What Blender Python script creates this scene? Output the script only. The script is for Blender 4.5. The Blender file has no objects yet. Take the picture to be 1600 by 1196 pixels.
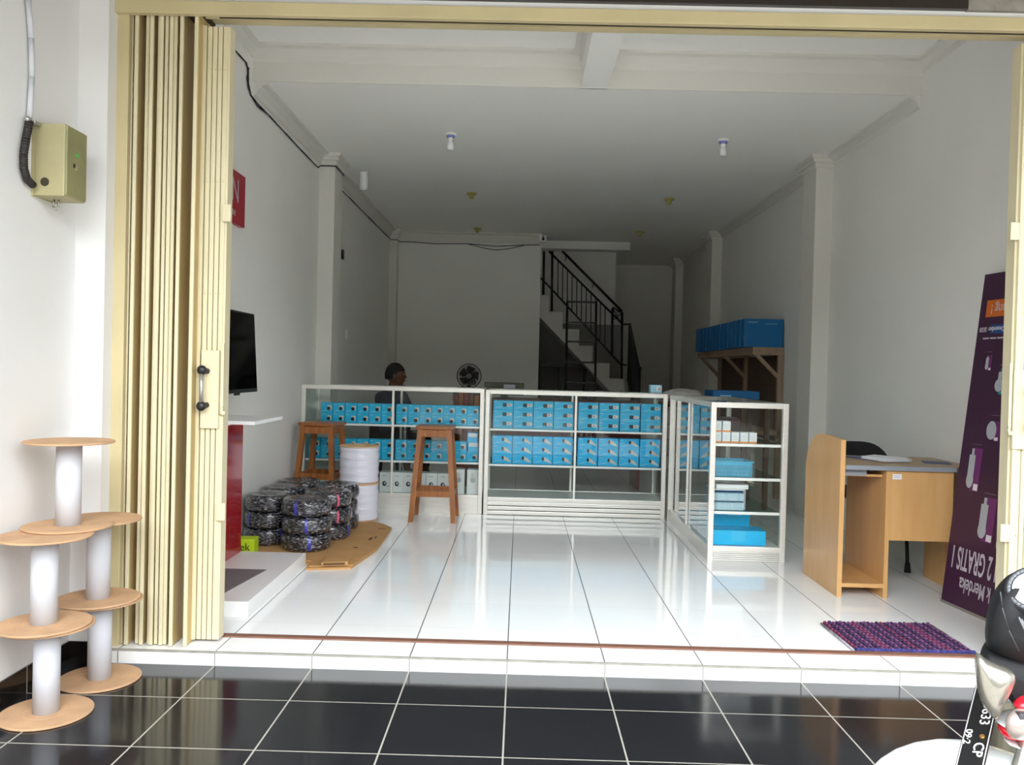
import bpy, bmesh, math, random
from mathutils import Vector, Matrix
random.seed(7)
S = bpy.context.scene
COL = S.collection
PI = math.pi
# ------------------------------------------------------------------ camera
YAW, PITCH, ROLL, CH, F = .01015, -.01427, .025, 1.18508, 1294.47
cy, sy, cp, sp, cr, sr = math.cos(YAW), math.sin(YAW), math.cos(PITCH), math.sin(PITCH), math.cos(ROLL), math.sin(ROLL)
fwd = Vector((-sy*cp, cy*cp, sp)); rgt = Vector((cy, sy, 0)); upv = rgt.cross(fwd)
r2 = cr*rgt + sr*upv; u2 = -sr*rgt + cr*upv
cd = bpy.data.cameras.new('camera'); cam = bpy.data.objects.new('camera', cd); COL.objects.link(cam)
M = Matrix((r2, u2, -fwd)).transposed().to_4x4(); M.translation = (0, 0, CH); cam.matrix_world = M
cd.sensor_fit = 'HORIZONTAL'; cd.sensor_width = 36; cd.lens = F/1600*36; cd.clip_end = 200; cd.clip_start = .02
S.camera = cam
# ------------------------------------------------------------------ sky light, exposure
W = bpy.data.worlds.new('overcast_sky'); S.world = W; W.use_nodes = True
bg = W.node_tree.nodes['Background']; bg.inputs[0].default_value = (.93, .97, 1, 1); 
_nt = W.node_tree; _tc = _nt.nodes.new('ShaderNodeTexCoord'); _dp = _nt.nodes.new('ShaderNodeVectorMath'); _dp.operation = 'DOT_PRODUCT'
_nt.links.new(_tc.outputs['Generated'], _dp.inputs[0]); _dp.inputs[1].default_value = (0, -.72, .69)
_mr = _nt.nodes.new('ShaderNodeMapRange'); _nt.links.new(_dp.outputs['Value'], _mr.inputs['Value']); _mr.interpolation_type = 'SMOOTHSTEP'   # bright veiled sky high over the street
_mr.inputs['From Min'].default_value = .2; _mr.inputs['From Max'].default_value = 1.0; _mr.inputs['To Min'].default_value = .9; _mr.inputs['To Max'].default_value = 5.4
_nt.links.new(_mr.outputs[0], bg.inputs[1])
S.view_settings.view_transform = 'Standard'; S.view_settings.look = 'None'
S.view_settings.exposure = 1.02; S.view_settings.gamma = 1
S.cycles.max_bounces = 16; S.cycles.diffuse_bounces = 12; S.cycles.glossy_bounces = 6
S.cycles.transparent_max_bounces = 24; S.cycles.transmission_bounces = 8


def px(q, ax, v):          # point of the place seen at photo pixel q on the plane axis=v (used for measuring)
    d = ((q[0]-800)/F)*r2 - ((q[1]-598)/F)*u2 + fwd
    o = Vector((0, 0, CH)); return o + d*((v-o[ax])/d[ax])


# ------------------------------------------------------------------ materials
def lin(c):
    if isinstance(c, str):
        c = [int(c[i:i+2], 16)/255 for i in (0, 2, 4)]
    return tuple(x/12.92 if x <= .04045 else ((x+.055)/1.055)**2.4 for x in c)


def mat(name, col, rough=.5, metal=0, spec=.5, noise=0, nscale=8, bump=0, bscale=40, coat=0, grain=None, stretch=None, ramp=(.3, .7)):
    m = bpy.data.materials.new(name); m.use_nodes = True; nt = m.node_tree; b = nt.nodes['Principled BSDF']
    c = lin(col); b.inputs['Base Color'].default_value = (*c, 1); b.inputs['Roughness'].default_value = rough
    b.inputs['Metallic'].default_value = metal; b.inputs['Specular IOR Level'].default_value = spec
    b.inputs['Coat Weight'].default_value = coat; b.inputs['Coat Roughness'].default_value = .08
    tc = nt.nodes.new('ShaderNodeTexCoord'); mp = nt.nodes.new('ShaderNodeMapping'); nt.links.new(tc.outputs['Object'], mp.inputs[0])
    if stretch: mp.inputs['Scale'].default_value = stretch
    if noise or grain:
        n = nt.nodes.new('ShaderNodeTexNoise'); n.inputs['Scale'].default_value = nscale; n.inputs['Detail'].default_value = 6
        nt.links.new(mp.outputs[0], n.inputs['Vector'])
        r = nt.nodes.new('ShaderNodeValToRGB'); nt.links.new(n.outputs['Fac'], r.inputs[0])
        r.color_ramp.elements[0].position = ramp[0]; r.color_ramp.elements[1].position = ramp[1]
        if grain: a, bb = c, lin(grain)
        else: a, bb = tuple(x*(1-noise) for x in c), tuple(min(1, x*(1+noise*.5)) for x in c)
        r.color_ramp.elements[0].color = (*a, 1); r.color_ramp.elements[1].color = (*bb, 1)
        nt.links.new(r.outputs[0], b.inputs['Base Color'])
    if bump:
        n2 = nt.nodes.new('ShaderNodeTexNoise'); n2.inputs['Scale'].default_value = bscale; n2.inputs['Detail'].default_value = 4
        nt.links.new(mp.outputs[0], n2.inputs['Vector']); bp = nt.nodes.new('ShaderNodeBump')
        bp.inputs['Strength'].default_value = bump; bp.inputs['Distance'].default_value = .01
        nt.links.new(n2.outputs['Fac'], bp.inputs['Height']); nt.links.new(bp.outputs[0], b.inputs['Normal'])
    return m


def tile_mat(name, col, grout, sx, ox, sy_, oy, wx, wy, rough, noise=0, nscale=200, grout_y=None, spec=.5, tilt=0):
    m = mat(name, col, rough, spec=spec); nt = m.node_tree; b = nt.nodes['Principled BSDF']; N = nt.nodes.new; K = nt.links.new
    tc = N('ShaderNodeTexCoord'); sx_ = N('ShaderNodeSeparateXYZ'); K(tc.outputs['Object'], sx_.inputs[0])

    def m2(op, a, bv):
        n = N('ShaderNodeMath'); n.operation = op
        for i, v in enumerate((a, bv)):
            if v is None: continue
            if isinstance(v, (int, float)): n.inputs[i].default_value = v
            else: K(v, n.inputs[i])
        return n.outputs[0]

    def line(o, s, off, w):
        t = m2('DIVIDE', m2('SUBTRACT', o, off), s)
        cell = m2('FLOOR', t, None)
        fr = m2('ABSOLUTE', m2('SUBTRACT', m2('FRACT', m2('ADD', t, .5), None), .5), None)
        return m2('LESS_THAN', fr, w/2/s), cell
    lx, cx = line(sx_.outputs[0], sx, ox, wx); ly, cyy = line(sx_.outputs[1], sy_, oy, wy)
    wn = N('ShaderNodeTexWhiteNoise'); wn.noise_dimensions = '2D'; cb = N('ShaderNodeCombineXYZ'); K(cx, cb.inputs[0]); K(cyy, cb.inputs[1]); K(cb.outputs[0], wn.inputs['Vector'])
    n = N('ShaderNodeTexNoise'); n.inputs['Scale'].default_value = nscale; n.inputs['Detail'].default_value = 5; K(tc.outputs['Object'], n.inputs['Vector'])
    c = lin(col)
    v = m2('ADD', m2('MULTIPLY', m2('SUBTRACT', n.outputs['Fac'], .5), noise*2), m2('ADD', m2('MULTIPLY', wn.outputs['Value'], .05), .975))
    vm = N('ShaderNodeVectorMath'); vm.operation = 'SCALE'; vm.inputs[0].default_value = c; K(v, vm.inputs['Scale'])
    mx = N('ShaderNodeMix'); mx.data_type = 'RGBA'; K(ly, mx.inputs[0]); K(vm.outputs[0], mx.inputs[6]); mx.inputs[7].default_value = (*lin(grout_y or grout), 1)
    mz = N('ShaderNodeMix'); mz.data_type = 'RGBA'; K(lx, mz.inputs[0]); K(mx.outputs[2], mz.inputs[6]); mz.inputs[7].default_value = (*lin(grout), 1)
    K(mz.outputs[2], b.inputs['Base Color'])
    K(m2('ADD', rough, m2('MULTIPLY', m2('MAXIMUM', lx, ly), .4)), b.inputs['Roughness'])
    bp = N('ShaderNodeBump'); bp.inputs['Strength'].default_value = .12; bp.inputs['Distance'].default_value = .02
    n3 = N('ShaderNodeTexNoise'); n3.inputs['Scale'].default_value = 1.5; K(tc.outputs['Object'], n3.inputs['Vector']); K(n3.outputs['Fac'], bp.inputs['Height']); K(bp.outputs[0], b.inputs['Normal'])
    return m


def glass_mat(name, tint, ior=1.45, edge=None, refl=1.0):
    m = bpy.data.materials.new(name); m.use_nodes = True; nt = m.node_tree; nt.nodes.clear(); N = nt.nodes.new; K = nt.links.new
    o = N('ShaderNodeOutputMaterial'); t = N('ShaderNodeBsdfTransparent'); t.inputs[0].default_value = (*tint, 1)
    g = N('ShaderNodeBsdfGlossy'); g.inputs['Roughness'].default_value = .01; g.inputs[0].default_value = (1, 1, 1, 1)
    f = N('ShaderNodeFresnel'); f.inputs[0].default_value = ior; ge = N('ShaderNodeNewGeometry')
    s = N('ShaderNodeMath'); s.operation = 'SUBTRACT'; s.inputs[0].default_value = 1; K(ge.outputs['Backfacing'], s.inputs[1])
    mu = N('ShaderNodeMath'); mu.operation = 'MULTIPLY'; K(f.outputs[0], mu.inputs[0]); K(s.outputs[0], mu.inputs[1])
    m3 = N('ShaderNodeMath'); m3.operation = 'MULTIPLY'; m3.use_clamp = True; m3.inputs[1].default_value = refl*.75; K(mu.outputs[0], m3.inputs[0])
    x = N('ShaderNodeMixShader'); K(m3.outputs[0], x.inputs[0]); K(t.outputs[0], x.inputs[1]); K(g.outputs[0], x.inputs[2]); K(x.outputs[0], o.inputs[0])
    return m


WALL = mat('wall_paint', 'e8e7e3', .75, noise=.03, nscale=1.5, bump=.08, bscale=14)
WALLX = mat('exterior_wall_paint', 'dddcdb', .7, noise=.03, nscale=2, bump=.08, bscale=14)
CEIL = mat('ceiling_paint', 'f6f5f1', .8, noise=.02, nscale=1)
CORN = mat('cornice_plaster', 'dcdad3', .7)
FLOORW = tile_mat('white_glazed_tile', 'f0f2f2', '4a4a4c', .4, -.0258, .4, 3.379, .0045, .0025, .09, noise=.01, nscale=3, grout_y='b9bcbc')
FLOORB = tile_mat('black_granite_tile', '1d1e22', 'a09d94', .4, -.0263, .4, 3.04, .006, .006, .11, noise=.28, nscale=160)
ASPH = mat('pale_concrete', 'c6c3bb', .9, noise=.1, nscale=30)
RISER = tile_mat('white_riser_tile', 'e4e4e2', '8a8882', .4, -.0258, 50, 99, .005, .001, .12, noise=.03, nscale=6)
NOSE = mat('grey_grout', '9a988f', .8, noise=.2, nscale=20)
BLKTILE = tile_mat('black_skirting_tile', '14110f', '8f8b84', 9, 99, .4, 3.04, .001, .006, .12, noise=.2, nscale=60)
RAILM = mat('brown_painted_iron', '7d5746', .5, noise=.25, nscale=14, stretch=(1, 8, 1))
CREAM = mat('cream_painted_steel', 'd6ccaa', .38, noise=.06, nscale=6, stretch=(3, 3, .6))
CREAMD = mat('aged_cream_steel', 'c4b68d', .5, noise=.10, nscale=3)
CREAMO = mat('cream_leaf_pleat_shade', 'b9a06a', .5, noise=.2, nscale=4, stretch=(3, 3, .5))  # darker leaf colour carries the shade between the door pleats
GROOVE = mat('dark_gap', '3c3526', .9)
DARKCLAD = mat('dark_granite_cladding', '2e2723', .3, noise=.15, nscale=60)
CONC = mat('bare_cement', '8f8981', .9, noise=.3, nscale=18, bump=.4)
WHITE = mat('white_laminate', 'e9e9e8', .25)
WHITEP = mat('white_plastic', 'ececea', .35)
RED = mat('red_gloss_panel', '9c1c26', .12, coat=.6)
REDSIGN = mat('red_sign', 'a5202e', .35)
TVB = mat('black_gloss_screen', '050506', .07)
BLACKP = mat('black_plastic', '141416', .4)
ALU = mat('brushed_aluminium', 'ebe9e2', .30, metal=.35, noise=.05, nscale=10, stretch=(1, 1, 8))
ALUW = mat('white_aluminium_edge', 'f6f6f4', .35, metal=.1)
GLASS = glass_mat('clear_glass', (.955, .975, .97))
GLASSR = glass_mat('side_glass', (.93, .96, .95), refl=2.6)
GLASSG = glass_mat('greenish_shelf_glass', (.72, .84, .80), refl=.8)
BLUE = mat('blue_carton', '08b2e0', .35)
BLUE2 = mat('bright_blue_carton', '02b6ee', .4)
BLUED = mat('deep_blue_carton', '0569a6', .45)
BLUEL = mat('pale_blue_print', '9fd6ee', .4)
BWHITE = mat('white_carton', 'e4e6e6', .5)
BGREY = mat('grey_print', 'a9adb0', .5)
LENS = mat('black_lens_print', '1b1a1d', .3)
SILV = mat('silver_print', 'cfcac4', .4)
ORANGE = mat('orange_print', 'e08a3a', .5)
TEAK = mat('varnished_teak', '7c4520', .35, grain='ac6d34', nscale=7, stretch=(6, 6, .6))
BEECH = mat('beech_laminate', 'c69860', .35, grain='d2a66e', nscale=5, stretch=(3, 3, .5))
MDF = mat('brown_fibreboard', 'c09a76', .8, noise=.18, nscale=9)
MDFE = mat('fibreboard_edge', 'd6b78f', .8)
TUBEW = mat('white_tube', 'c6c7cd', .65)
SPOOLW = mat('white_shrink_wrap', 'dcdce8', .22, bump=.5, bscale=7, noise=.04, nscale=9, stretch=(1, 1, 5))
COIL = mat('black_cable_in_cling_film', '131316', .16, bump=1.0, bscale=40, nscale=42, stretch=(1, 1, 3), coat=1, grain='a6a6b2', ramp=(.50, .72))  # pale streaks in the grain paint the film's sheen into the colour
COILB = mat('cable_under_film', '9d9da6', .2, bump=1, bscale=22, noise=.6, nscale=24, stretch=(1, 1, 6), coat=1)
BAND = mat('blue_tie_tape', '3c3fae', .3)
BANDY = mat('yellow_tie_tape', 'cfd22a', .4)
PINK = mat('pink_tape', 'd0587a', .4)
CARD = mat('brown_cardboard', 'b98e5a', .85, noise=.1, nscale=8)
CARDD = mat('dark_cardboard_print', '5e4630', .85)
LIME = mat('lime_green_box', 'b6cf1c', .5)
PURP = mat('purple_vinyl', '3d1c39', .45, noise=.12, nscale=2)
ORV = mat('orange_vinyl', 'c8641c', .45)
NAVYV = mat('navy_vinyl', '1f4a80', .45)
TXTW = mat('white_lettering', 'd9d6dc', .5)
TXTG = mat('silver_lettering', 'b9b2bb', .45)
TEAL = mat('teal_print', '2d8c8c', .5)
MAGE = mat('magenta_print', '6b2a66', .5)
YELLOWG = mat('aged_yellow_plastic', 'a8a354', .5)
BULB = mat('opal_bulb_glass', 'f2f3f5', .2)
LBLUE = mat('lamp_blue_ring', '7f86c6', .4)
SHELFWOOD = mat('raw_timber', 'a68f78', .8, grain='8f7a66', nscale=6, stretch=(4, .6, .6))
SHELFDARK = mat('brown_hardboard', '58453a', .8, noise=.1)
IRON = mat('black_painted_iron', '121212', .4)
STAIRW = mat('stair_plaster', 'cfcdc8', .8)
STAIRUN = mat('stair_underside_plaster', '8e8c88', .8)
SKIN = mat('brown_skin', '6e4936', .5)
HAIR = mat('black_hair', '0c0a0a', .6, bump=.8, bscale=90)
SHIRT = mat('dark_blue_shirt', '3b4152', .8, noise=.1, nscale=10)
TROUS = mat('dark_trousers', '23242a', .8)
MAHOG = mat('mahogany_wood', '5a211b', .35, grain='7a3220', nscale=6, stretch=(8, 8, .6))
GREYEDGE = mat('grey_pvc_edging', '8b9097', .4)
GREEN = mat('olive_screen_reflection', '49503a', .2)
METALG = mat('galvanised_steel', 'b3b2ac', .35, metal=.8)
BOXC = mat('aged_beige_cabinet', 'a89f78', .5, noise=.14, nscale=6)
BOXG = mat('olive_green_label', '86855c', .35, noise=.2, nscale=8)
GREENDOT = mat('green_lamp', '35a83a', .3)
FLEX = mat('black_corrugated_conduit', '2b2625', .5)
MATP = mat('woven_purple_cord', '5b3860', .9, noise=.35, nscale=70, grain='7c4474')
MATD = mat('woven_dark_cord', '3a2450', .9, noise=.3, nscale=70)
MATR = mat('woven_red_cord', '7c3458', .9, noise=.3, nscale=60)
RUBBER = mat('black_rubber', '0f0f10', .6)
BIKEB = mat('matt_black_fairing', '131416', .6, spec=.25, bump=.05, bscale=200)
BIKELENS = mat('hazy_headlamp_lens', '8a867c', .22, metal=.65, coat=.7, noise=.15, nscale=40)
BIKER = mat('red_fairing', 'd01828', .2, coat=.5)
BIKEW = mat('white_fairing', 'dfe3e2', .2, coat=.5)
CLEARL = mat('frosted_indicator_lens', '857a74', .2, coat=.5, noise=.1, nscale=40)
PAPER = mat('paper', 'dfe0e6', .7)
PAPERB = mat('blue_folder', '3a4a78', .5)
BASKETM = mat('turquoise_plastic', '2aa6cc', .3)
MIXP = mat('mixed_plastic_packets', 'a8a8a4', .3, noise=.5, nscale=14, bump=1, bscale=20, grain='55504e')
CARDG = mat('pale_card_edges', 'd8eef6', .4)


# ------------------------------------------------------------------ mesh helpers
ORG = {}


class MB:
    def __init__(s): s.bm = bmesh.new(); s.mi = 0; s.sm = False

    def _v(s, pts): return [s.bm.verts.new(p) for p in pts]

    def face(s, pts, smooth=False):
        f = s.bm.faces.new(s._v(pts)); f.material_index = s.mi; f.smooth = smooth; return f

    def box(s, a, b, bev=0, rot=None, c=None):
        x0, y0, z0 = a; x1, y1, z1 = b
        if bev > 0:
            t = bmesh.new(); bmesh.ops.create_cube(t, size=1)
            for v in t.verts: v.co = Vector(((v.co.x+.5)*(x1-x0)+x0, (v.co.y+.5)*(y1-y0)+y0, (v.co.z+.5)*(z1-z0)+z0))
            bmesh.ops.bevel(t, geom=t.edges[:]+t.verts[:], offset=bev, segments=2, affect='EDGES', profile=.6)
            return s.merge(t, rot, c)
        p = [Vector(q) for q in ((x0, y0, z0), (x1, y0, z0), (x1, y1, z0), (x0, y1, z0), (x0, y0, z1), (x1, y0, z1), (x1, y1, z1), (x0, y1, z1))]
        if rot is not None:
            cc = Vector(c); p = [rot @ (q-cc)+cc for q in p]
        v = s._v(p)
        for f in ((0, 3, 2, 1), (4, 5, 6, 7), (0, 1, 5, 4), (1, 2, 6, 5), (2, 3, 7, 6), (3, 0, 4, 7)):
            q = s.bm.faces.new([v[i] for i in f]); q.material_index = s.mi
        return s

    def merge(s, t, rot=None, c=None, smooth=False):
        mp = {}
        for v in t.verts:
            p = v.co.copy()
            if rot is not None: p = rot @ (p-Vector(c))+Vector(c)
            mp[v] = s.bm.verts.new(p)
        for f in t.faces:
            try:
                q = s.bm.faces.new([mp[v] for v in f.verts]); q.material_index = s.mi; q.smooth = smooth
            except ValueError: pass
        t.free(); return s

    def cyl(s, p0, p1, r0, r1=None, n=20, caps=True, smooth=True):
        r1 = r0 if r1 is None else r1
        p0, p1 = Vector(p0), Vector(p1); d = (p1-p0).normalized()
        a = d.cross(Vector((0, 0, 1)) if abs(d.z) < .9 else Vector((1, 0, 0))).normalized(); b = d.cross(a)
        A = s._v([p0+r0*(math.cos(2*PI*i/n)*a+math.sin(2*PI*i/n)*b) for i in range(n)])
        B = s._v([p1+r1*(math.cos(2*PI*i/n)*a+math.sin(2*PI*i/n)*b) for i in range(n)])
        for i in range(n):
            f = s.bm.faces.new([A[i], B[i], B[(i+1) % n], A[(i+1) % n]]); f.smooth = smooth; f.material_index = s.mi
        if caps:
            for q in (A, B[::-1]):
                f = s.bm.faces.new(q); f.material_index = s.mi
        return s

    def tube(s, pts, r, n=8):
        pts = [Vector(p) for p in pts]
        for a, b in zip(pts, pts[1:]): s.cyl(a, b, r, n=n)
        for p in pts[1:-1]: s.ball(p, r, n=n)
        return s

    def ball(s, c, r, sc=(1, 1, 1), n=12, rot=None):
        t = bmesh.new(); bmesh.ops.create_uvsphere(t, u_segments=n, v_segments=max(6, n//2), radius=1)
        c = Vector(c)
        for v in t.verts:
            q = Vector((v.co.x*r*sc[0], v.co.y*r*sc[1], v.co.z*r*sc[2]))
            v.co = (rot @ q if rot is not None else q)+c
        return s.merge(t, smooth=True)

    def lathe(s, c, prof, n=32, smooth=True, squash=None):
        c = Vector(c); rings = []
        for r, z in prof:
            if r < 1e-5: rings.append([s.bm.verts.new(c+Vector((0, 0, z)))])
            else: rings.append(s._v([c+Vector((r*math.cos(2*PI*i/n), r*math.sin(2*PI*i/n), z)) for i in range(n)]))
        for A, B in zip(rings, rings[1:]):
            for i in range(n):
                j = (i+1) % n
                if len(A) == 1 and len(B) == 1: continue
                if len(A) == 1: q = [A[0], B[j], B[i]]
                elif len(B) == 1: q = [A[i], A[j], B[0]]
                else: q = [A[i], A[j], B[j], B[i]]
                f = s.bm.faces.new(q); f.smooth = smooth; f.material_index = s.mi
        return s

    def prism(s, poly, h, axis='z'):      # poly of 3D points, extruded by vector h
        h = Vector(h); P = [Vector(p) for p in poly]
        A = s._v(P); B = s._v([p+h for p in P]); n = len(P)
        for q in (A[::-1], B):
            f = s.bm.faces.new(q); f.material_index = s.mi
        for i in range(n):
            f = s.bm.faces.new([A[i], A[(i+1) % n], B[(i+1) % n], B[i]]); f.material_index = s.mi
        return s

    def pillow(s, outline, thick, layers=7, pw=.5):   # outline: 3D points; inflated to both sides along the vector thick
        P = [Vector(p) for p in outline]; c = sum(P, Vector())/len(P); th = Vector(thick); rings = []
        # smooth the outline once (Chaikin)
        for _ in range(2):
            Q = []
            for a, b in zip(P, P[1:]+P[:1]): Q += [a*.75+b*.25, a*.25+b*.75]
            P = Q
        n = len(P)
        for k in range(layers):
            t = -1+2*k/(layers-1); sc = max(.02, (1-abs(t)**2.4))**pw
            rings.append(s._v([c+(p-c)*sc+th*t for p in P]))
        for A, B in zip(rings, rings[1:]):
            for i in range(n):
                f = s.bm.faces.new([A[i], A[(i+1) % n], B[(i+1) % n], B[i]]); f.smooth = True; f.material_index = s.mi
        for q in (rings[0][::-1], rings[-1]):
            f = s.bm.faces.new(q); f.material_index = s.mi
        return s

    def build(s, name, mats, parent=None, local=False, kind=None):
        me = bpy.data.meshes.new(name)
        bmesh.ops.recalc_face_normals(s.bm, faces=s.bm.faces[:])
        s.bm.to_mesh(me); s.bm.free()
        if not isinstance(mats, (list, tuple)): mats = [mats]
        for m in mats: me.materials.append(m)
        o = bpy.data.objects.new(name, me); COL.objects.link(o)
        if parent is not None:
            o.parent = parent
            if not local:
                off = Vector((0, 0, 0)); q = parent
                while q is not None: off += q.location; q = q.parent
                me.transform(Matrix.Translation(-off))
        if kind: o['kind'] = kind
        return o


def thing(name, label, cat, loc=(0, 0, 0), rz=0, group=None):
    o = bpy.data.objects.new(name, None); COL.objects.link(o); o.location = loc; o.rotation_euler = (0, 0, rz)
    o['label'] = label; o['category'] = cat
    if group: o['group'] = group
    return o


def tag(o, label, cat, group=None, kind=None):
    o['label'] = label; o['category'] = cat
    if group: o['group'] = group
    if kind: o['kind'] = kind
    return o


def center(o, base=True):        # move a single-mesh thing's origin to its base
    me = o.data; xs = [v.co for v in me.vertices]
    mn = Vector([min(c[i] for c in xs) for i in range(3)]); mx = Vector([max(c[i] for c in xs) for i in range(3)])
    p = Vector(((mn.x+mx.x)/2, (mn.y+mx.y)/2, mn.z)); me.transform(Matrix.Translation(-p)); o.location = p; return o


def dup(o, loc=None, rz=None, label=None):
    c = o.copy(); COL.objects.link(c)
    if loc is not None: c.location = loc
    if rz is not None: c.rotation_euler = (0, 0, rz)
    if label: c['label'] = label
    for ch in o.children:
        d = ch.copy(); COL.objects.link(d); d.parent = c
        for g in ch.children:
            e = g.copy(); COL.objects.link(e); e.parent = d
    return c


def text_mesh(txt, size, extr=.0006, xs=1.0, align='LEFT', bold=0):
    cu = bpy.data.curves.new('lettering', 'FONT'); cu.body = txt; cu.size = size; cu.offset = bold; cu.extrude = extr; cu.align_x = align
    o = bpy.data.objects.new('tmp', cu); COL.objects.link(o)
    dg = bpy.context.evaluated_depsgraph_get(); me = bpy.data.meshes.new_from_object(o.evaluated_get(dg))
    bpy.data.objects.remove(o); me.transform(Matrix.Diagonal((xs, 1, 1, 1))); return me


def lettering(txt, size, m, parent, frame, off, xs=1.0, align='LEFT', name='lettering', bold=0):
    # frame: 4x4 (columns: text right, text up, normal, origin) relative to the parent
    me = text_mesh(txt, size, .0006, xs, align, bold)
    me.transform(frame @ Matrix.Translation(Vector(off)))
    me.materials.clear(); me.materials.append(m)
    o = bpy.data.objects.new(name, me); COL.objects.link(o); o.parent = parent; return o


def frame4(x, y, o=(0, 0, 0)):
    x = Vector(x).normalized(); y = Vector(y); y = (y-x*y.dot(x)).normalized(); z = x.cross(y)
    m = Matrix((x, y, z)).transposed().to_4x4(); m.translation = Vector(o); return m


def st(name, boxes, m):
    b = MB()
    for q in boxes: b.box(*q)
    return b.build(name, m, kind='structure')


# ================================================================== THE SETTING
XL, XR, YB, ZC = -1.80, 2.56, 11.3, 3.04
Y0, Y1 = 3.379, 3.60          # front wall
st('floor', [((XL-.3, Y0, -.25), (XR+.3, 14.6, 0))], FLOORW)
b = MB(); b.box((-7, 1.2, -.35), (8, Y0, -.057)); b.build('floor_porch', FLOORB, kind='structure')
b = MB(); b.box((-25, -25, -.5), (25, 1.2, -.16)); b.build('ground_street', ASPH, kind='structure')
st('trim_step_riser', [((-1.69, Y0-.008, -.057), (2.9, Y0+.0005, -.0065))], RISER)
st('trim_step_nosing', [((-1.69, Y0-.009, -.0065), (2.9, Y0+.002, .0008))], NOSE)
b = MB(); b.box((-1.27, 3.555, 0), (2.36, 3.595, .007), .002); b.build('trim_floor_rail', RAILM, kind='structure')
st('wall_left', [((XL-.2, 3.6, 0), (XL, YB+.2, 3.3))], WALL)
st('wall_right', [((XR, 3.6, 0), (XR+.2, 14.4, 3.3))], WALL)
st('wall_back', [((XL-.2, YB, 0), (.24, YB+.2, 3.3))], WALL)
st('wall_stair_back', [((.05, 12.75, 0), (1.42, 12.95, 3.3))], WALL)
st('wall_stair_side', [((1.30, 12.95, 0), (1.42, 14.4, 3.3))], WALL)
st('wall_stair_left', [((.05, YB+.2, 0), (.24, 12.75, 3.3))], WALL)
st('wall_far_back', [((1.30, 14.2, 0), (XR+.2, 14.4, 3.3))], WALL)
st('ceiling', [((XL-.2, 5.432, ZC), (XR+.2, 14.4, ZC+.1))], CEIL)
st('ceiling_front_bay', [((XL-.2, 3.4, 3.26), (XR+.2, 5.6, 3.4))], CEIL)
st('ceiling_cross_beam', [((XL, 5.425, ZC-.003), (XR, 5.4325, 3.26))], CORN)
st('ceiling_long_beam', [((.345, 3.6, ZC), (.52, 5.45, 3.27))], CEIL)
st('ceiling_stair_beam', [((.24, 11.75, 2.93), (1.50, 12.0, ZC+.02))], WALL)


def cornice(name, a, bb, inward, z, s=.07):
    a, bb, w = Vector(a), Vector(bb), Vector(inward)
    poly = [a+Vector((0, 0, z)), a+w*s+Vector((0, 0, z)), a+w*s+Vector((0, 0, z-.018)), a+w*s*.62+Vector((0, 0, z-.026)),
            a+w*s*.30+Vector((0, 0, z-s*.7)), a+w*.016+Vector((0, 0, z-s)), a+Vector((0, 0, z-s-.012))]
    c = MB(); c.prism(poly, bb-a); return c.build(name, CORN, kind='structure')


cornice('trim_cornice_left', (XL, 5.45, 0), (XL, YB, 0), (1, 0, 0), ZC, .085)
cornice('trim_cornice_right', (XR, 5.45, 0), (XR, 14.2, 0), (-1, 0, 0), ZC)
cornice('trim_cornice_back', (XL, YB, 0), (.24, YB, 0), (0, -1, 0), ZC, .11)
cornice('trim_cornice_bay_left', (XL, 3.6, 0), (XL, 5.45, 0), (1, 0, 0), 3.26)
cornice('trim_cornice_bay_right', (XR, 3.6, 0), (XR, 5.45, 0), (-1, 0, 0), 3.26)
cornice('trim_cornice_bay_back_left', (XL, 5.43, 0), (.345, 5.43, 0), (0, -1, 0), 3.26, .09)
cornice('trim_cornice_bay_back_right', (.52, 5.43, 0), (XR, 5.43, 0), (0, -1, 0), 3.26, .09)
cornice('trim_cornice_beam_left', (.345, 3.6, 0), (.345, 5.43, 0), (-1, 0, 0), 3.26, .05)
cornice('trim_cornice_beam_right', (.52, 3.6, 0), (.52, 5.43, 0), (1, 0, 0), 3.26, .05)


def column(name, x0, x1, y0, y1, side):
    c = MB(); c.box((x0, y0, 0), (x1, y1, ZC))
    for k, (d, h) in enumerate(((.055, .03), (.035, .06), (.015, .1))):
        c.box((x0-(d if side > 0 else 0), y0-d, ZC-h), (x1+(d if side < 0 else 0), y1+d, ZC))
    return c.build(name, CORN, kind='structure')


column('wall_left_column', XL-.01, -1.665, 7.25, 7.55, -1)
column('wall_right_column', 2.42, XR+.01, 6.95, 7.27, 1)
column('wall_right_rear_column', 2.43, XR+.01, 10.75, 11.1, 1)
column('wall_right_far_column', 2.44, XR+.01, 13.3, 13.6, 1)
column('wall_left_corner_column', XL-.01, -1.70, 11.12, YB+.01, -1)
# front wall, pillars, header
st('wall_front_left', [((-7, 3.335, -.3), (-1.69, 3.6, 3.6))], WALLX)
st('wall_front_right', [((2.40, 3.335, -.3), (8, 3.6, 3.6))], WALLX)
st('wall_exterior_left', [((-2.05, .6, -.3), (-1.81, 3.335, 3.0))], WALLX)
st('wall_front_top', [((-1.69, 3.40, 2.66), (2.40, 3.6, 3.6))], WALLX)
st('trim_dark_cladding', [((-1.81, 3.375, 2.688), (1.765, 3.40, 3.3))], DARKCLAD)
st('trim_bare_cement', [((1.765, 3.38, 2.685), (2.40, 3.40, 3.3))], CONC)
st('baseboard_exterior_left', [((-1.81, .6, -.057), (-1.803, 3.335, .042))], BLKTILE)
st('baseboard_front_left', [((-1.803, 3.327, -.057), (-1.69, 3.335, .042))], BLKTILE)
st('ceiling_porch', [((-7, 1.25, 2.80), (8, 3.6, 2.95))], CONC)
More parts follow.
